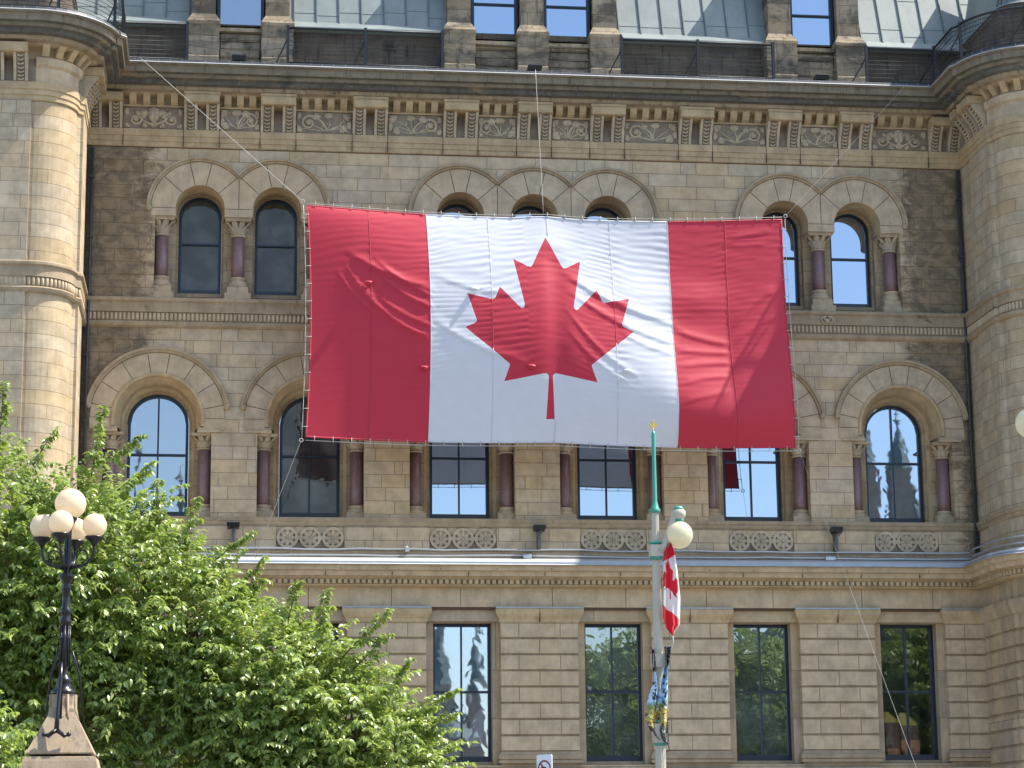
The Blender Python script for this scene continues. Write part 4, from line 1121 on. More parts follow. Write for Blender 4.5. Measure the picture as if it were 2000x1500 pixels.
crs = (b_[:, 0]-a_[:, 0])*(c_[:, 1]-a_[:, 1])-(b_[:, 1]-a_[:, 1])*(c_[:, 0]-a_[:, 0])
F3 = [tuple(f) if c < 0 else (f[0], f[2], f[1]) for f, c in zip(F2.tolist(), crs)]
fl.v = v3; fl.f = F3; fl.uv = [None]*len(F3); fl.m = [0 if r else 1 for r in redf]; fl.sm = [True]*len(F3)
flag = fl.build('flag', [M['red'], M['white']])
tag(flag, 'huge red and white maple leaf flag hung across the front of the building', 'flag')
def fpt(u, v, out=.0):
    x, y, z = flag_pos(np.array([float(u)]), np.array([float(v)])); return (float(x[0]), float(y[0])-out, float(z[0]))
# sewn seams, hem
mb = MB()
mb.tube([fpt(6.18, v_, .006) for v_ in np.linspace(5.3, FH, 8)], .008, 4, mat=1, flat=.6)
mb.tube([fpt(6.12, v_, .006) for v_ in np.linspace(0, .55, 5)], .008, 4, mat=1, flat=.6)
for i, us in enumerate(SEAMS[1:-1]):
    v1 = FH
    if abs(us-6.18) < .01: continue
    col_in_leaf = [bool(pip(lp, np.array([us/FW]), np.array([k_/60.]))[0]) for k_ in range(61)]
    red_ = us < 3 or us > 9.3
    seg = []; last = None
    for k_ in range(61):
        m = 0 if (red_ or col_in_leaf[k_]) else 1
        if abs(us-3.03) < .01 or abs(us-9.27) < .01: m = 1
        if last is not None and m != last:
            if len(seg) > 1: mb.tube(seg, .007, 4, mat=last, flat=.6)
            seg = [seg[-1]]
        seg.append(fpt(us, FH*k_/60, .006)); last = m
    mb.tube(seg, .007, 4, mat=last, flat=.6)
for vv_ in (0.02, FH-.02):
    for a, b, m in ((0, 3.03, 0), (3.05, 9.25, 1), (9.27, 12.3, 0)): mb.tube([fpt(a+(b-a)*i/24, vv_, .004) for i in range(25)], .02, 4, mat=m, flat=.5)
for u_ in (.02, 12.28): mb.tube([fpt(u_, FH*i/24, .004) for i in range(25)], .02, 4, mat=0, flat=.5)
mb.build('seam', [M['red'], M['white']], flag)
# little wind flaps cut in the cloth: red and white tongues
mb = MB()
for u_, v_, m in ((1.48, 1.98, 0), (2.87, 4.10, 0), (5.57, 4.05, 0), (4.18, 2.05, 1), (8.0, 4.1, 1)):
    x, y, z = fpt(u_, v_)
    r1 = [(x-.09, y-.012, z+.03), (x-.03, y-.015, z+.045), (x+.04, y-.015, z+.045), (x+.10, y-.012, z+.03)]
    r2 = [(x-.10, y-.10, z-.0), (x-.03, y-.16, z-.02), (x+.05, y-.16, z-.025), (x+.09, y-.10, z-.005)]
    r3 = [(x-.07, y-.05, z-.04), (x-.02, y-.09, z-.075), (x+.04, y-.09, z-.08), (x+.06, y-.05, z-.04)]
    mb.grid([r1, r2, r3], mat=m)
mb.build('wind_flap', [M['red'], M['white']], flag)
# border rope with ties
mb = MB(); off_ = .085
topr = [tuple(np.array(fpt(FW*i/40, 0))+np.array([0, -.0, off_*(.6+.4*abs(math.sin(i*.0)))])) for i in range(41)]
botr = [tuple(np.array(fpt(FW*i/40, FH))-np.array([0, 0, off_*.8])) for i in range(41)]
lef = [tuple(np.array(fpt(0, FH*i/20))-np.array([off_*.9+.03*math.sin(PI*i/20), 0, 0])) for i in range(21)]
rig = [tuple(np.array(fpt(FW, FH*i/20))+np.array([off_*.9, 0, 0])) for i in range(21)]
for q in (topr, botr, lef, rig): mb.tube(q, .008, 5)
lace = mb.build('lacing_rope', M['rope'], flag)
mb = MB()
for i in range(27):
    u_ = FW*(i+.5)/27
    for v_, s_ in ((0, 1), (FH, -1)):
        a = np.array(fpt(u_, v_+(.05 if s_ > 0 else -.05), .012)); b = a+np.array([rnd.uniform(-.01, .01), 0, s_*(off_+.06)]); mb.tube([tuple(a), tuple(b)], .009, 5)
for i in range(13):
    v_ = FH*(i+.6)/13.2
    for u_, s_ in ((.05, -1), (FW-.05, 1)):
        a = np.array(fpt(u_, v_, .012)); b = a+np.array([s_*(off_+.07), 0, 0]); mb.tube([tuple(a), tuple(b)], .009, 5)
mb.build('tie', M['rope'], flag)
# corner rings
mb = MB()
CORN = {}
for nm, (u_, v_, dx, dz) in dict(tl=(0, 0, -.09, .09), tr=(FW, 0, .09, .08), bl=(0, FH, -.09, -.07), br=(FW, FH, .09, -.06)).items():
    c = np.array(fpt(u_, v_))+np.array([dx, 0, dz]); CORN[nm] = tuple(c)
    mb.tube([(c[0]+.045*math.cos(a), c[1], c[2]+.045*math.sin(a)) for a in [i*2*PI/12 for i in range(13)]], .011, 5)
mb.build('corner_ring', M['rope'], flag)
def rope(a, b, label, r=.009, sag=0):
    mb = MB().tube([tuple(Vector(a).lerp(Vector(b), i/12)-Vector((0, 0, sag*4*(i/12)*(1-i/12)))) for i in range(13)], r, 5)
    tag(mb.build('rope', M['rope']), label, 'rope', 'ropes holding the big flag')
rope((-2.30, -1.10, 21.92), CORN['tl'], 'white rope from the cornice at the left to the top left corner of the flag', .0075)
rope((7.93, -1.10, 21.95), tuple(np.array(fpt(6.05, 0))+np.array([0, 0, .08])), 'white rope from the cornice floodlight straight down to the middle of the flag top', .007)
rope((17.87, -1.10, 21.80), CORN['tr'], 'thin white rope from the right of the cornice to the top right flag corner', .0045)
rope(CORN['bl'], (.80, -.78, 9.08), 'white rope from the bottom left corner of the flag down to the ledge', .0075)
rope(CORN['br'], (16.9, -6.5, 0.14), 'thin rope from the bottom right corner of the flag past the rightmost lower window', .0038)

# ------------------------------------------------------------------ street lamps
def maple_ornament(mb, cx, cz, s_, y0, y1):
    mb.prism([(cx+x*s_*2, cz-(y-.5)*s_) for x, y in LEAF][::-1], y0, y1, back=True)
def street_lamp(loc, label, lean=0.012):
    e = empty('street_lamp', loc); tag(e, label, 'street lamp', 'cream and green street lamps')
    e.rotation_euler = (0, -lean, 0)
    mb = MB()
    def flute(z0, z1, r0, r1):
        rows = []
        for z, r in ((z0, r0), (z1, r1)):
            rows.append([(r*(1-.09*(j % 2))*math.cos(2*PI*j/32), r*(1-.09*(j % 2))*math.sin(2*PI*j/32), z) for j in range(32)])
        mb.grid(rows, closed=True, smooth=False, cap=True)
    flute(.9, 4.62, .095, .076); flute(4.72, 6.34, .075, .066); flute(6.44, 7.10, .064, .056)
    mb.lathe([(.24, 0), (.24, .12), (.19, .2), (.17, .7), (.13, .9)], 0, 0, 16)
    for z, h in ((4.60, .22), (3.42, .30)): mb.box(-.11, .11, -.11, .11, z, z+h)
    mb.box(-.10, .10, -.10, .10, 6.36, 6.55)
    mb.build('pole', M['cream'], e)
    mb = MB()
    for z in (3.38, 3.73, 6.31, 6.56): mb.lathe([(.09, z), (.115, z+.01), (.115, z+.04), (.09, z+.05)], 0, 0, 16)
    mb.lathe([(.075, 7.07), (.085, 7.09), (.085, 7.115), (.07, 7.14), (.045, 7.23), (.036, 7.26), (.031, 8.35), (.026, 8.40)], 0, 0, 14)
    mb.build('green_spike', M['green'], e)
    mb = MB(); maple_ornament(mb, 0, 8.50, .18, -.012, .012); mb.tube([(0, 0, 8.38), (0, 0, 8.46)], .010, 6); mb.sphere((0, 0, 8.57), .016, 8, 6)
    mb.build('leaf_finial', M['gold'], e)
    arm = MB().tube([(.06, -.06, 6.44), (.14, -.06, 6.55), (.26, -.06, 6.88), (.30, -.06, 7.02), (.33, -.06, 7.07)], [.075, .07, .062, .05, .05], 10)
    arm.build('arm', M['cream'], e)
    cap = MB().lathe([(.07, 6.95), (.09, 6.97), (.10, 7.0), (.115, 7.02), (.115, 7.09), (.09, 7.11), (.085, 7.12)], .37, -.06, 16)
    c2 = cap.build('lamp_cap', M['cream'], e)
    MB().lathe([(.085, 7.11), (.09, 7.13), (.06, 7.17), (.01, 7.18)], .37, -.06, 16).lathe([(.06, 6.90), (.085, 6.93), (.085, 6.96), (.06, 6.97)], .37, -.06, 16).build('cap_ring', M['green'], c2)
    MB().sphere((.37, -.06, 6.71), .222, 32, 20).build('globe', M['globe2'], e)
    return e
LX, LY = 6.885, -22.0
lamp = street_lamp((LX-.02, LY, 0), 'cream fluted street lamp with round globe and green spike in front of the flag', .0)
lamp2 = copy_tree(lamp); MB().box(-.3, .3, -.3, .3, -.95, -.2).box(-.25, .25, -.25, .25, -.2, .01).build('plinth', M['lamp_base'], lamp2); lamp2.location = (11.76, -27.0, .95); lamp2.rotation_euler = (0, 0, PI)
tag(lamp2, 'yellowish round globe of the lamp cut off by the right edge of the photo', 'street lamp', 'cream and green street lamps')

# small flag hanging from the lamp arm
def small_flag():
    e = empty('hanging_flag', (LX, LY, 5.0)); tag(e, 'small folded red and white maple leaf flag hanging from the lamp pole', 'flag')
    n, m = 36, 90
    zt, zb = 6.58, 5.10
    def outline(t_):   # left and right edge (x) as the cloth hangs
        xl = np.interp(t_, [0, .1, .2, .5, .8, .93, 1], [.16, .09, .065, .06, .045, .10, .19])
        xr = np.interp(t_, [0, .1, .3, .6, .88, .95, 1], [.20, .27, .31, .35, .33, .25, .21])
        return xl, xr
    rows = []; cols = []
    for i in range(m+1):
        t_ = i/m; xl, xr = outline(t_); r_ = []
        for j in range(n+1):
            s_ = j/n; r_.append((LX+xl+(xr-xl)*s_, LY-.10-.035*math.sin(s_*9+t_*3)-.02*math.sin(s_*17), zt+(zb-zt)*t_))
        rows.append(r_)
    mb = MB()
    for i in range(m):
        for j in range(n):
            t_ = (i+.5)/m; s_ = (j+.5)/n
            zt_ = t_+.08*(s_-.5)
            wht = .17 < zt_ and t_ < .70+.16*(s_-.15)
            if wht and pip(LEAF, np.array([(s_-.42)*.30]), np.array([.08+(t_+.05*math.sin(s_*6)-.20)/.44*.84]))[0]: wht = False
            if s_ > .93 and t_ > .3: wht = True
            mb.add([rows[i][j], rows[i+1][j], rows[i+1][j+1], rows[i][j+1]], [(0, 1, 2, 3)], mat=1 if wht else 0, smooth=True)
    # merge duplicate corners for smooth shading
    key = {}; nv_ = []; rm = []
    for p in mb.v:
        k_ = (round(p[0], 5), round(p[1], 5), round(p[2], 5))
        if k_ not in key: key[k_] = len(nv_); nv_.append(p)
        rm.append(key[k_])
    mb.v = nv_; mb.f = [tuple(rm[a] for a in f) for f in mb.f]
    mb.v = [(x-LX, y-LY, z-5.0) for x, y, z in mb.v]
    mb.build('flag_cloth', [M['red2'], M['white2']], e)
    MB().tube([(.20, -.1, .10), (.21, -.1, 0), (.17, -.1, -.12), (.14, -.1, -.16)], .008, 5).build('cord', M['rope'], e)
small_flag()
# crumpled banner tied lower on the pole
def banner():
    e = empty('crumpled_banner', (LX, LY, 3.3)); tag(e, 'crumpled colourful banner with blue, yellow and black print tied to the lamp pole', 'banner')
    t = NT('printed_banner'); P = t.n('ShaderNodeTexCoord').outputs['Object']; x, y, z = t.sep(P)
    nz = t.noise(P, 5, 3, .6, 1.0); zz_ = t.math('ADD', z, t.math('MULTIPLY', t.math('SUBTRACT', nz, .5), .35))
    c = t.mix(t.ramp(nz, .42, .58), (.12, .33, .62), (.45, .62, .75))
    c = t.mix(t.ramp(zz_, .80, .70), c, (.20, .26, .10))
    c = t.mix(t.ramp(zz_, .72, .62), c, (.48, .40, .06))
    c = t.mix(t.math('MULTIPLY', t.ramp(t.noise(P, 9, 3, .6, 1.5), .5, .56), t.ramp(zz_, .75, .55)), c, (.25, .12, .05))
    c = t.mix(t.ramp(zz_, .42, .34), c, (.10, .09, .08))
    c = t.mix(t.ramp(t.noise(P, 11, 3, .6, .8), .53, .58), c, (.03, .035, .03))
    c = t.mix(t.math('MULTIPLY', t.ramp(t.noise(P, 14, 2, .6, .8), .60, .66), .8), c, (.75, .75, .72))
    c = t.mix(t.ramp(zz_, 1.25, 1.32), c, (.025, .025, .025))
    c = t.mix(t.math('MULTIPLY', t.ramp(t.noise(P, 30, 2), .62, .66), t.ramp(z, 1.2, 1.3)), c, (.4, .4, .4))
    m = t.done(t.bsdf(c, .35, spec=.4))
    mb = MB()
    def strip(xs, z0, z1, ph, n=10, m_=40, yo=-.14):
        rows = []
        for i in range(m_+1):
            t_ = i/m_; xl = np.interp(t_, [a for a, b, c in xs], [b for a, b, c in xs]); xr = np.interp(t_, [a for a, b, c in xs], [c for a, b, c in xs])
            rows.append([(xl+(xr-xl)*j/n, yo-.035*math.sin(j/n*8+t_*5+ph)-.02*math.sin(t_*14+j/n*4+ph), z0+(z1-z0)*t_) for j in range(n+1)])
        mb.grid(rows, smooth=True)
    strip([(0, .05, .16), (.15, .06, .13), (.24, .03, .09), (.4, -.02, .10), (.55, -.06, .10), (.7, -.08, .09), (.85, -.07, .09), (.95, 0, .09), (1, .06, .09)], 1.62, .08, 0)
    strip([(0, -.15, -.10), (.1, -.15, -.08), (.25, -.13, -.07), (.35, -.13, -.04), (.5, -.20, -.01), (.65, -.25, .0), (.78, -.28, .02), (.9, -.20, .03), (1, -.05, .02)], 1.58, .16, 2.0, yo=-.11)
    mb.build('banner_cloth', m, e)
    MB().tube([(-.14, -.11, 1.58), (-.15, -.05, 1.62), (-.1, .1, 1.6)], .01, 5).tube([(.08, -.14, .1), (.10, -.12, -.0), (.08, 0, -.02)], .008, 5).build('tie_strap', M['black'], e)
banner()

# no-left-turn sign at the bottom edge
e = empty('road_sign', (5.03, -22.0, 0), math.radians(-50)); tag(e, 'white traffic sign with a red circle and black arrow at the bottom edge', 'sign')
MB().lathe([(.03, 0), (.03, 3.1)], 0, .03, 10).build('post', M['pipe'], e)
pt = []
for cxx, czz, a0 in ((.13, 3.22, 0), (-.13, 3.22, 90), (-.13, 2.68, 180), (.13, 2.68, 270)): pt += arc(cxx, czz, .03, a0, a0+90, 4)
MB().prism(pt, -.012, 0, back=True).build('sign_plate', M['sign_white'], e)
MB().prism(arc(0, 3.03, .135, 0, 355, 36), -.016, -.011, holes=[arc(0, 3.03, .110, 0, 350, 35)]).prism([(-.085, 3.11), (-.07, 3.125), (.085, 2.95), (.07, 2.935)][::-1], -.021, -.0165).build('prohibition_ring', M['sign_red'], e)
MB().prism([(-.085, 3.04), (-.03, 3.09), (-.03, 3.06), (.04, 3.06), (.04, 2.94), (.02, 2.94), (.02, 3.02), (-.03, 3.02), (-.03, 2.99)][::-1], -.0155, -.011).build('arrow', M['black'], e)

# ------------------------------------------------------------------ black globe lamp on its stone pedestal
def globe_lamp():
    bx, by = -2.215, -24.5
    e = empty('globe_lamp', (bx, by, 0)); tag(e, 'black iron lamp post with five white globes on a pyramid stone pedestal by the tree', 'street lamp')
    mb = MB()
    mb.lathe([(.16, 3.99), (.18, 4.01), (.18, 4.06), (.12, 4.09), (.12, 4.13), (.10, 4.17), (.13, 4.20), (.09, 4.24), (.055, 4.30), (.052, 4.36), (.063, 4.40), (.063, 4.80), (.072, 4.82), (.060, 4.86), (.060, 5.00), (.085, 5.02), (.085, 5.06), (.072, 5.08),
              (.072, 5.15), (.085, 5.17), (.085, 5.21), (.060, 5.24), (.055, 5.50), (.075, 5.52), (.055, 5.55), (.065, 5.62), (.11, 5.68), (.11, 5.71), (.055, 5.74), (.05, 6.22), (.05, 6.36), (.09, 6.47), (.12, 6.52), (.12, 6.55)], 0, 0, 16)
    for k_ in range(8):
        a = k_*PI/4; mb.tube([(.070*math.cos(a), .070*math.sin(a), 4.4), (.070*math.cos(a), .070*math.sin(a), 4.98)], .009, 5)
    mb.build('iron_post', M['iron'], e)
    for k_ in range(4):
        a = math.radians(-8+90*k_); ca, sa = math.cos(a), math.sin(a)
        a = math.radians(-12+90*k_); ca, sa = math.cos(a), math.sin(a)
        R0 = .385
        m2 = MB(); path = [(0.03, 5.82), (.14, 5.83), (.26, 5.86), (.35, 5.94), (.385, 6.05), (.385, 6.15)]
        m2.tube([(ca*r, sa*r, z) for r, z in path], [.028, .026, .024, .022, .02, .018], 8)
        m2.tube([(ca*(.2+.09*math.cos(t_)), sa*(.2+.09*math.cos(t_)), 5.98+.09*math.sin(t_)) for t_ in [i*.5-1.6 for i in range(10)]], .011, 5)
        m2.lathe([(.03, 6.13), (.05, 6.16), (.06, 6.18), (.115, 6.22), (.135, 6.245), (.135, 6.262), (.09, 6.27)], ca*R0, sa*R0, 16)
        o = m2.build('arm', M['iron'], e)
        MB().sphere((ca*R0, sa*R0, 6.42), .176, 28, 18).build('globe', M['globe'], o)
    MB().sphere((.02, 0, 6.745), .225, 32, 20).build('top_globe', M['globe'], e)
    # iron straps bracing the post
    mb = MB()
    mb.box(-.07, .0, -.22, -.19, 3.45, 4.45); mb.box(-.06, -.01, -.21, -.05, 4.42, 4.46)
    mb.tube([(-.03, -.20, 4.44), (-.03, -.24, 4.2), (-.05, -.36, 3.75), (-.05, -.47, 3.48)], [.03, .03, .03, .035], 6)
    for s_ in (-1, 1): mb.tube([(-.05, -.47, 3.48), (-.05+s_*.06, -.50, 3.44), (-.05+s_*.11, -.49, 3.40), (-.05+s_*.16, -.47, 3.42)], [.035, .03, .035, .02], 6); mb.sphere((-.05+s_*.17, -.48, 3.42), .035, 8, 6)
    for s_ in (-1, 1): mb.tube([(s_*.10, .1, 4.62), (s_*.20, .25, 4.3), (s_*.30, .38, 3.4)], .016, 6)
    mb.build('brace', M['iron'], e)
    mb = MB()
    mb.lathe([(.21, 4.0), (.20, 3.98), (.19, 3.85), (.22, 3.68)], 0, 0, 8, smooth=False)
    for s_ in range(8):
        a = s_*PI/4+PI/8; mb.tube([(.185*math.cos(a), .185*math.sin(a), 4.0), (.185*math.cos(a), .185*math.sin(a), 3.78), (.235*math.cos(a), .235*math.sin(a), 3.62)], .02, 5)
    def sq(z, h): return [(-h, -h, z), (h, -h, z), (h, h, z), (-h, h, z)]
    mb.grid([sq(3.15, .455), sq(3.17, .465), sq(3.75, .17), sq(3.80, .165)], closed=True, smooth=False, cap=True)
    mb.grid([sq(2.3, .68), sq(3.05, .51), sq(3.11, .49), sq(3.12, .455)], closed=True, smooth=False, cap=True)
    mb.grid([sq(0, .85), sq(2.2, .85), sq(2.3, .8)], closed=True, smooth=False, cap=True)
    mb.build('stone_pedestal', M['lamp_base'], e)
globe_lamp()

# ------------------------------------------------------------------ trees
def tree(name, label, trunk, blobs, n_twigs, seed, plumes=(), mat='leaf', leaf=.125, kmin=.45, nl=17):
    r = np.random.RandomState(seed)
    e = empty(name, (trunk[0], trunk[1], 0)); tag(e, label, 'tree')
    vols = np.array([b[3]*b[4]*b[5] for b in blobs]); vols = vols**(2/3.); vols /= vols.sum()
    bi = r.choice(len(blobs), n_twigs, p=vols)
    Bm = np.array(blobs)[bi]
    d = r.normal(size=(n_twigs, 3)); d /= np.linalg.norm(d, axis=1)[:, None]
    rad = (kmin+(1-kmin)*r.rand(n_twigs)**.45)*(1+.10*r.normal(size=n_twigs))
    base = Bm[:, :3]+d*Bm[:, 3:6]*rad[:, None]
    dirn = d*.8+np.array([0, -.1, .22])+r.normal(size=(n_twigs, 3))*.5; dirn /= np.linalg.norm(dirn, axis=1)[:, None]
    L = r.uniform(.32, .62, n_twigs)
    pb = []; pd = []; pl = []
    for (p, q) in plumes:
        p, q = np.array(p, float), np.array(q, float); D_ = q-p; n_ = int(np.linalg.norm(D_)/.09)+1
        for i in range(n_):
            t_ = i/max(n_-1, 1); pb.append(p+D_*t_+r.normal(size=3)*.05*(1.2-t_)); dd = D_/np.linalg.norm(D_)*.8+r.normal(size=3)*.5*(1.1-t_); pd.append(dd/np.linalg.norm(dd)); pl.append(.22+.12*(1-t_))
    if pb:
        base = np.vstack([base, pb]); dirn = np.vstack([dirn, pd]); L = np.concatenate([L, pl])
    N = len(base)
    # leaves along every twig
    t_ = (np.arange(nl)+.6)/nl
    T = np.tile(t_, (N, 1))+r.uniform(-.03, .03, (N, nl))
    pos = base[:, None, :]+dirn[:, None, :]*(L[:, None]*T)[..., None]
    pos[..., 2] -= (T**2)*L[:, None]*.25
    side = np.cross(dirn, np.array([0, 0, 1.])); side /= np.linalg.norm(side, axis=1)[:, None]+1e-6
    phi = r.uniform(-.7, .7, (N, nl))+np.where(np.arange(nl) % 2, 0, PI)[None]
    upv = np.cross(side, dirn)
    ax = side[:, None]*np.cos(phi)[..., None]+upv[:, None]*np.sin(phi)[..., None]*.6+dirn[:, None]*.55+np.array([0, 0, -.55])
    ax += r.normal(size=ax.shape)*.22; ax /= np.linalg.norm(ax, axis=2)[..., None]
    nrmv = np.array([0, 0, 1.])+r.normal(size=ax.shape)*.45+d[:1, None]*0
    wv = np.cross(ax, nrmv); wv /= np.linalg.norm(wv, axis=2)[..., None]+1e-6
    nn = np.cross(wv, ax)
    ll = (leaf*r.uniform(.7, 1.15, (N, nl)))[..., None]; ww = ll*.25
    P = pos.reshape(-1, 3); A = ax.reshape(-1, 3); W = wv.reshape(-1, 3); Nn = nn.reshape(-1, 3); l1 = ll.reshape(-1, 1); w1 = ww.reshape(-1, 1)
    curl = r.uniform(.10, .55, (len(P), 1))
    # 8 verts: base, 3 pairs with a folded midrib, tip
    def at(s_, wq, fold): return P+A*l1*s_+W*w1*wq+Nn*(l1*(-curl*s_*s_)+w1*fold)
    V = np.stack([at(0, 0, 0), at(.3, -.85, .35), at(.3, 0, 0), at(.3, .85, .35), at(.62, -.9, .35), at(.62, 0, 0), at(.62, .9, .35), at(1.0, 0, 0)], 1)
    n_ = len(P); base_i = (np.arange(n_)*8)[:, None]
    quads = np.array([[1, 2, 5, 4], [2, 3, 6, 5]]); tris = np.array([[0, 2, 1], [0, 3, 2], [4, 5, 7], [5, 6, 7]])
    q = (base_i[:, :, None]+quads[None]).reshape(-1, 4); tr = (base_i[:, :, None]+tris[None]).reshape(-1, 3)
    me = bpy.data.meshes.new('crown'); nl_ = q.size+tr.size
    me.vertices.add(n_*8); me.vertices.foreach_set('co', (V.reshape(-1, 3)-np.array([trunk[0], trunk[1], 0])).astype('f').ravel())
    me.loops.add(nl_); me.loops.foreach_set('vertex_index', np.concatenate([q.ravel(), tr.ravel()]).astype('i'))
    npoly = len(q)+len(tr); me.polygons.add(npoly)
    starts = np.concatenate([np.arange(len(q))*4, q.size+np.arange(len(tr))*3]).astype('i'); tot = np.concatenate([np.full(len(q), 4), np.full(len(tr), 3)]).astype('i')
    me.polygons.foreach_set('loop_start', starts); me.polygons.foreach_set('loop_total', tot); me.polygons.foreach_set('use_smooth', np.ones(npoly, bool))
    me.update(calc_edges=True)
    ul = me.uv_layers.new(name='UVMap'); vid = np.concatenate([q.ravel(), tr.ravel()])//8
    uvd = np.zeros((nl_, 2), 'f'); uvd[:, 0] = (vid//3)+.5; ul.data.foreach_set('uv', uvd.ravel())
    me.materials.append(M[mat]); cr_ = bpy.data.objects.new('crown', me); COL.objects.link(cr_); cr_.parent = e
    # trunk and limbs
    mb = MB(); x0, y0, h, r0 = trunk[0], trunk[1], trunk[2], trunk[3]
    rr = random.Random(seed)
    mb.tube([(0, 0, 0), (.03, .02, h*.3), (-.04, 0, h*.65), (0, 0, h)], [r0*1.3, r0, r0*.85, r0*.7], 10)
    bm_ = MB()
    for b in blobs:
        c = Vector((b[0]-x0, b[1]-y0, b[2])); s_ = Vector((0, 0, h*rr.uniform(.7, 1)))
        mid = s_.lerp(c, .5)+Vector((rr.uniform(-.2, .2), rr.uniform(-.2, .2), -.2)); bm_.tube([tuple(s_), tuple(mid), tuple(c), tuple(c+Vector((rr.uniform(-.3, .3), 0, b[5]*.7)))], [r0*.5, r0*.35, r0*.2, .012], 7)
        for _ in range(18):
            dv = Vector((rr.gauss(0, 1), rr.gauss(0, 1), rr.gauss(.3, 1))).normalized(); q_ = c+Vector((dv.x*b[3], dv.y*b[4], dv.z*b[5]))*rr.uniform(.75, 1.0)
            st = mid.lerp(c, rr.uniform(.3, 1)); m_ = st.lerp(q_, .5)+Vector((rr.gauss(0, .08), rr.gauss(0, .08), rr.gauss(0, .08)))
            bm_.tube([tuple(st), tuple(m_), tuple(q_)], [.022, .013, .005], 5)
    for (p, q) in plumes: bm_.tube([(p[0]-x0, p[1]-y0, p[2]), (q[0]-x0, q[1]-y0, q[2])], [.016, .005], 5)
    tk = mb.build('trunk', M['bark'], e); bm_.build('branch', M['bark'], tk)
    return e
treeA = tree('leafy_tree', 'tall bright green leafy tree at the left, behind the black globe lamp', (-3.6, -17.2, 3.6, .16),
     [(-4.6, -17, 7.1, 1.7, 1.6, 2.0), (-3.5, -17.2, 6.3, 1.9, 1.7, 2.1), (-2.3, -17.3, 6.4, 1.5, 1.5, 2.0), (-1.3, -17.4, 5.6, 1.5, 1.4, 1.9), (-.4, -17.5, 5.4, .95, 1.0, 1.5), (-5.0, -17, 4.6, 2.0, 1.7, 2.2), (-2.6, -17, 4.2, 2.0, 1.6, 2.0), (-.9, -17, 3.6, 1.5, 1.4, 1.9)],
     5900, 11, plumes=[((-3.9, -17.6, 8.8), (-3.85, -17.8, 9.75)), ((-3.3, -17.6, 8.5), (-3.0, -17.8, 9.0)), ((-2.3, -17.6, 8.3), (-2.15, -17.8, 9.35)), ((-2.2, -17.6, 8.5), (-1.55, -17.8, 8.95)), ((-1.9, -17.6, 8.0), (-1.35, -17.8, 8.45)),
                       ((-1.3, -17.7, 7.4), (-1.15, -17.9, 8.05)), ((-.7, -17.7, 7.0), (-.5, -17.9, 7.75)), ((-.4, -17.7, 6.6), (.35, -17.9, 7.2)), ((0, -17.7, 6.2), (.6, -17.9, 6.45)), ((0, -17.7, 5.9), (.62, -17.9, 6.75))])
treeB = tree('leafy_tree', 'lower bright green tree with branches reaching right in front of the ground-floor windows', (1.2, -18.2, 2.4, .13),
     [(.7, -18, 4.3, 1.2, 1.3, 1.7), (1.5, -18.2, 4.1, 1.1, 1.2, 1.5), (2.3, -18.3, 3.6, 1.15, 1.0, 1.25), (3.0, -18.3, 3.1, .85, .9, 1.0), (1.3, -18, 2.6, 1.7, 1.3, 1.4)],
     2600, 23, plumes=[((1.1, -18.6, 5.6), (1.25, -18.8, 6.2)), ((1.6, -18.6, 5.2), (1.75, -18.8, 6.05)), ((2.0, -18.6, 5.0), (2.7, -18.8, 5.75)), ((2.1, -18.6, 4.7), (2.72, -18.8, 5.35)), ((2.6, -18.6, 4.2), (3.1, -18.8, 4.9)), ((3.0, -18.6, 3.9), (3.85, -18.8, 4.45)), ((3.2, -18.6, 3.6), (3.85, -18.8, 4.05)), ((3.3, -18.6, 3.2), (3.8, -18.8, 3.5))])
bush = tree('leafy_shrub', 'bright green shrub in the bottom left corner, left of the stone pedestal', (-3.9, -21.3, 1.6, .07),
     [(-3.85, -21.2, 3.15, .75, .7, 1.05), (-4.3, -21.2, 3.0, .8, .7, 1.1), (-3.7, -21.2, 2.4, .7, .7, .8)], 520, 31, leaf=.13)
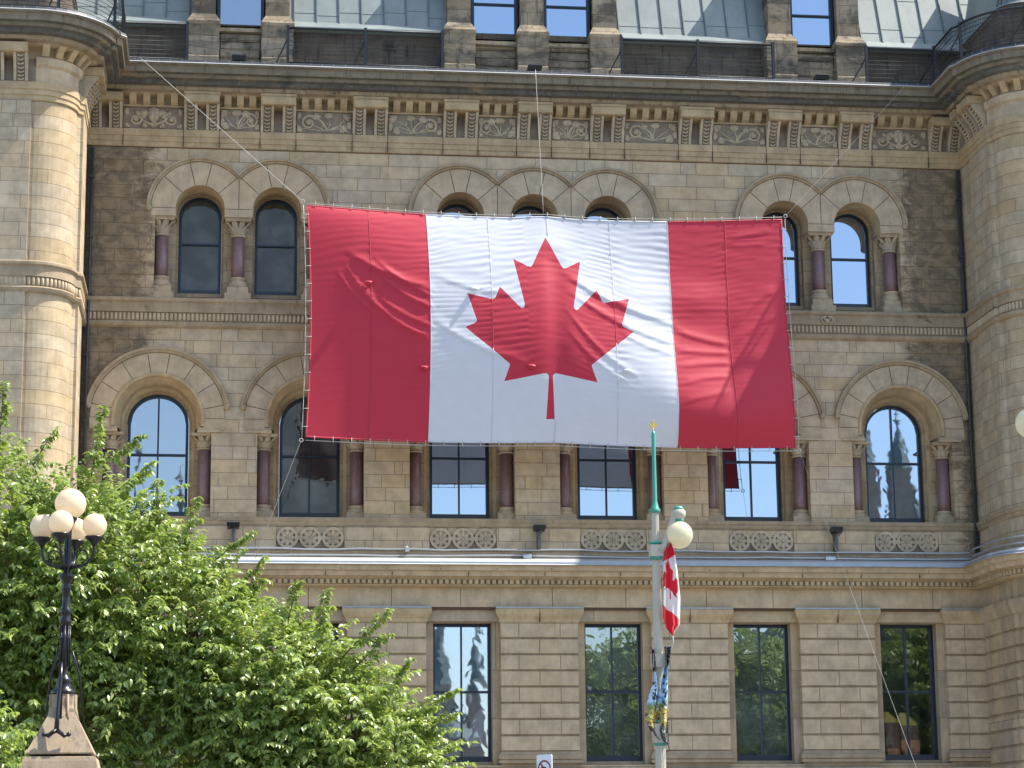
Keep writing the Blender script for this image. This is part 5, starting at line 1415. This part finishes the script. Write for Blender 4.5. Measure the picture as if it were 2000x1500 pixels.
bush['category'] = 'shrub'
# trees across the street, behind the viewer: the windows mirror them
far = tree('leafy_tree', 'broad tree across the street, mirrored in the middle ground-floor windows', (29, -82, 6, .35),
     [(24, -82, 10, 4.5, 4, 5), (29, -82, 12, 5, 4, 5), (34, -82, 10, 4.5, 4, 5), (29, -82, 7, 7, 4, 4)], 5200, 41, leaf=.50, mat='leaf', nl=12)
c = copy_tree(far); c.location = (46, -86, 0); c.rotation_euler = (0, 0, 2.0); tag(c, 'broad tree farther along the street, mirrored in the rightmost ground-floor window', 'tree')

G = empty('gothic_building', (0, -150, 0)); tag(G, 'grey stone gothic building with spires across the street, mirrored in the arched windows', 'building')
GS = stone('grey_gothic_stone', (.26, .23, .19)); GR = simple('slate_green_roof', (.10, .14, .13), .7)
MB().box(-30, 90, -12, 0, 0, 10).build('wall', GS, G)
def spire(x, w_, z0, z1, z2, part='tower'):
    o = MB().box(x-w_, x+w_, -6-w_, -6+w_, z0, z1).build(part, GS, G)
    mb = MB(); mb.lathe([(w_*1.25, z1), (w_*.8, z1+(z2-z1)*.25), (w_*.35, z1+(z2-z1)*.6), (.15, z2-1.5), (.5, z2-1.2), (.08, z2-.8), (.05, z2)], x, -6, 8, smooth=False); mb.build('spire_roof', GR, o)
mb = MB(); mb.lathe([(10, 22), (9.5, 27), (8, 31), (5, 33.5), (1, 34.5)], -7, -10, 20); mb.box(-17, 3, -18, -2, 0, 22); mb.build('library_dome', GR, G)
for x, h in ((-12, 39), (-8, 41), (-4, 38.5), (-1, 40)): spire(x, .5, 20, 33, h, 'pinnacle')
mb = MB(); mb.lathe([(7, 24), (6, 29), (3.5, 32.5), (.5, 34)], 59, -9, 16); mb.box(52, 72, -16, -2, 0, 24); mb.build('round_roof', GR, G)
spire(62.0, 1.1, 10, 39, 45.5); spire(65.5, 1.0, 10, 39, 45); spire(67, 3.0, 10, 28, 38)
spire(20.2, 1.1, 8, 18, 26); spire(23.6, .7, 8, 17, 25); spire(21.5, 2.0, 8, 13, 17)
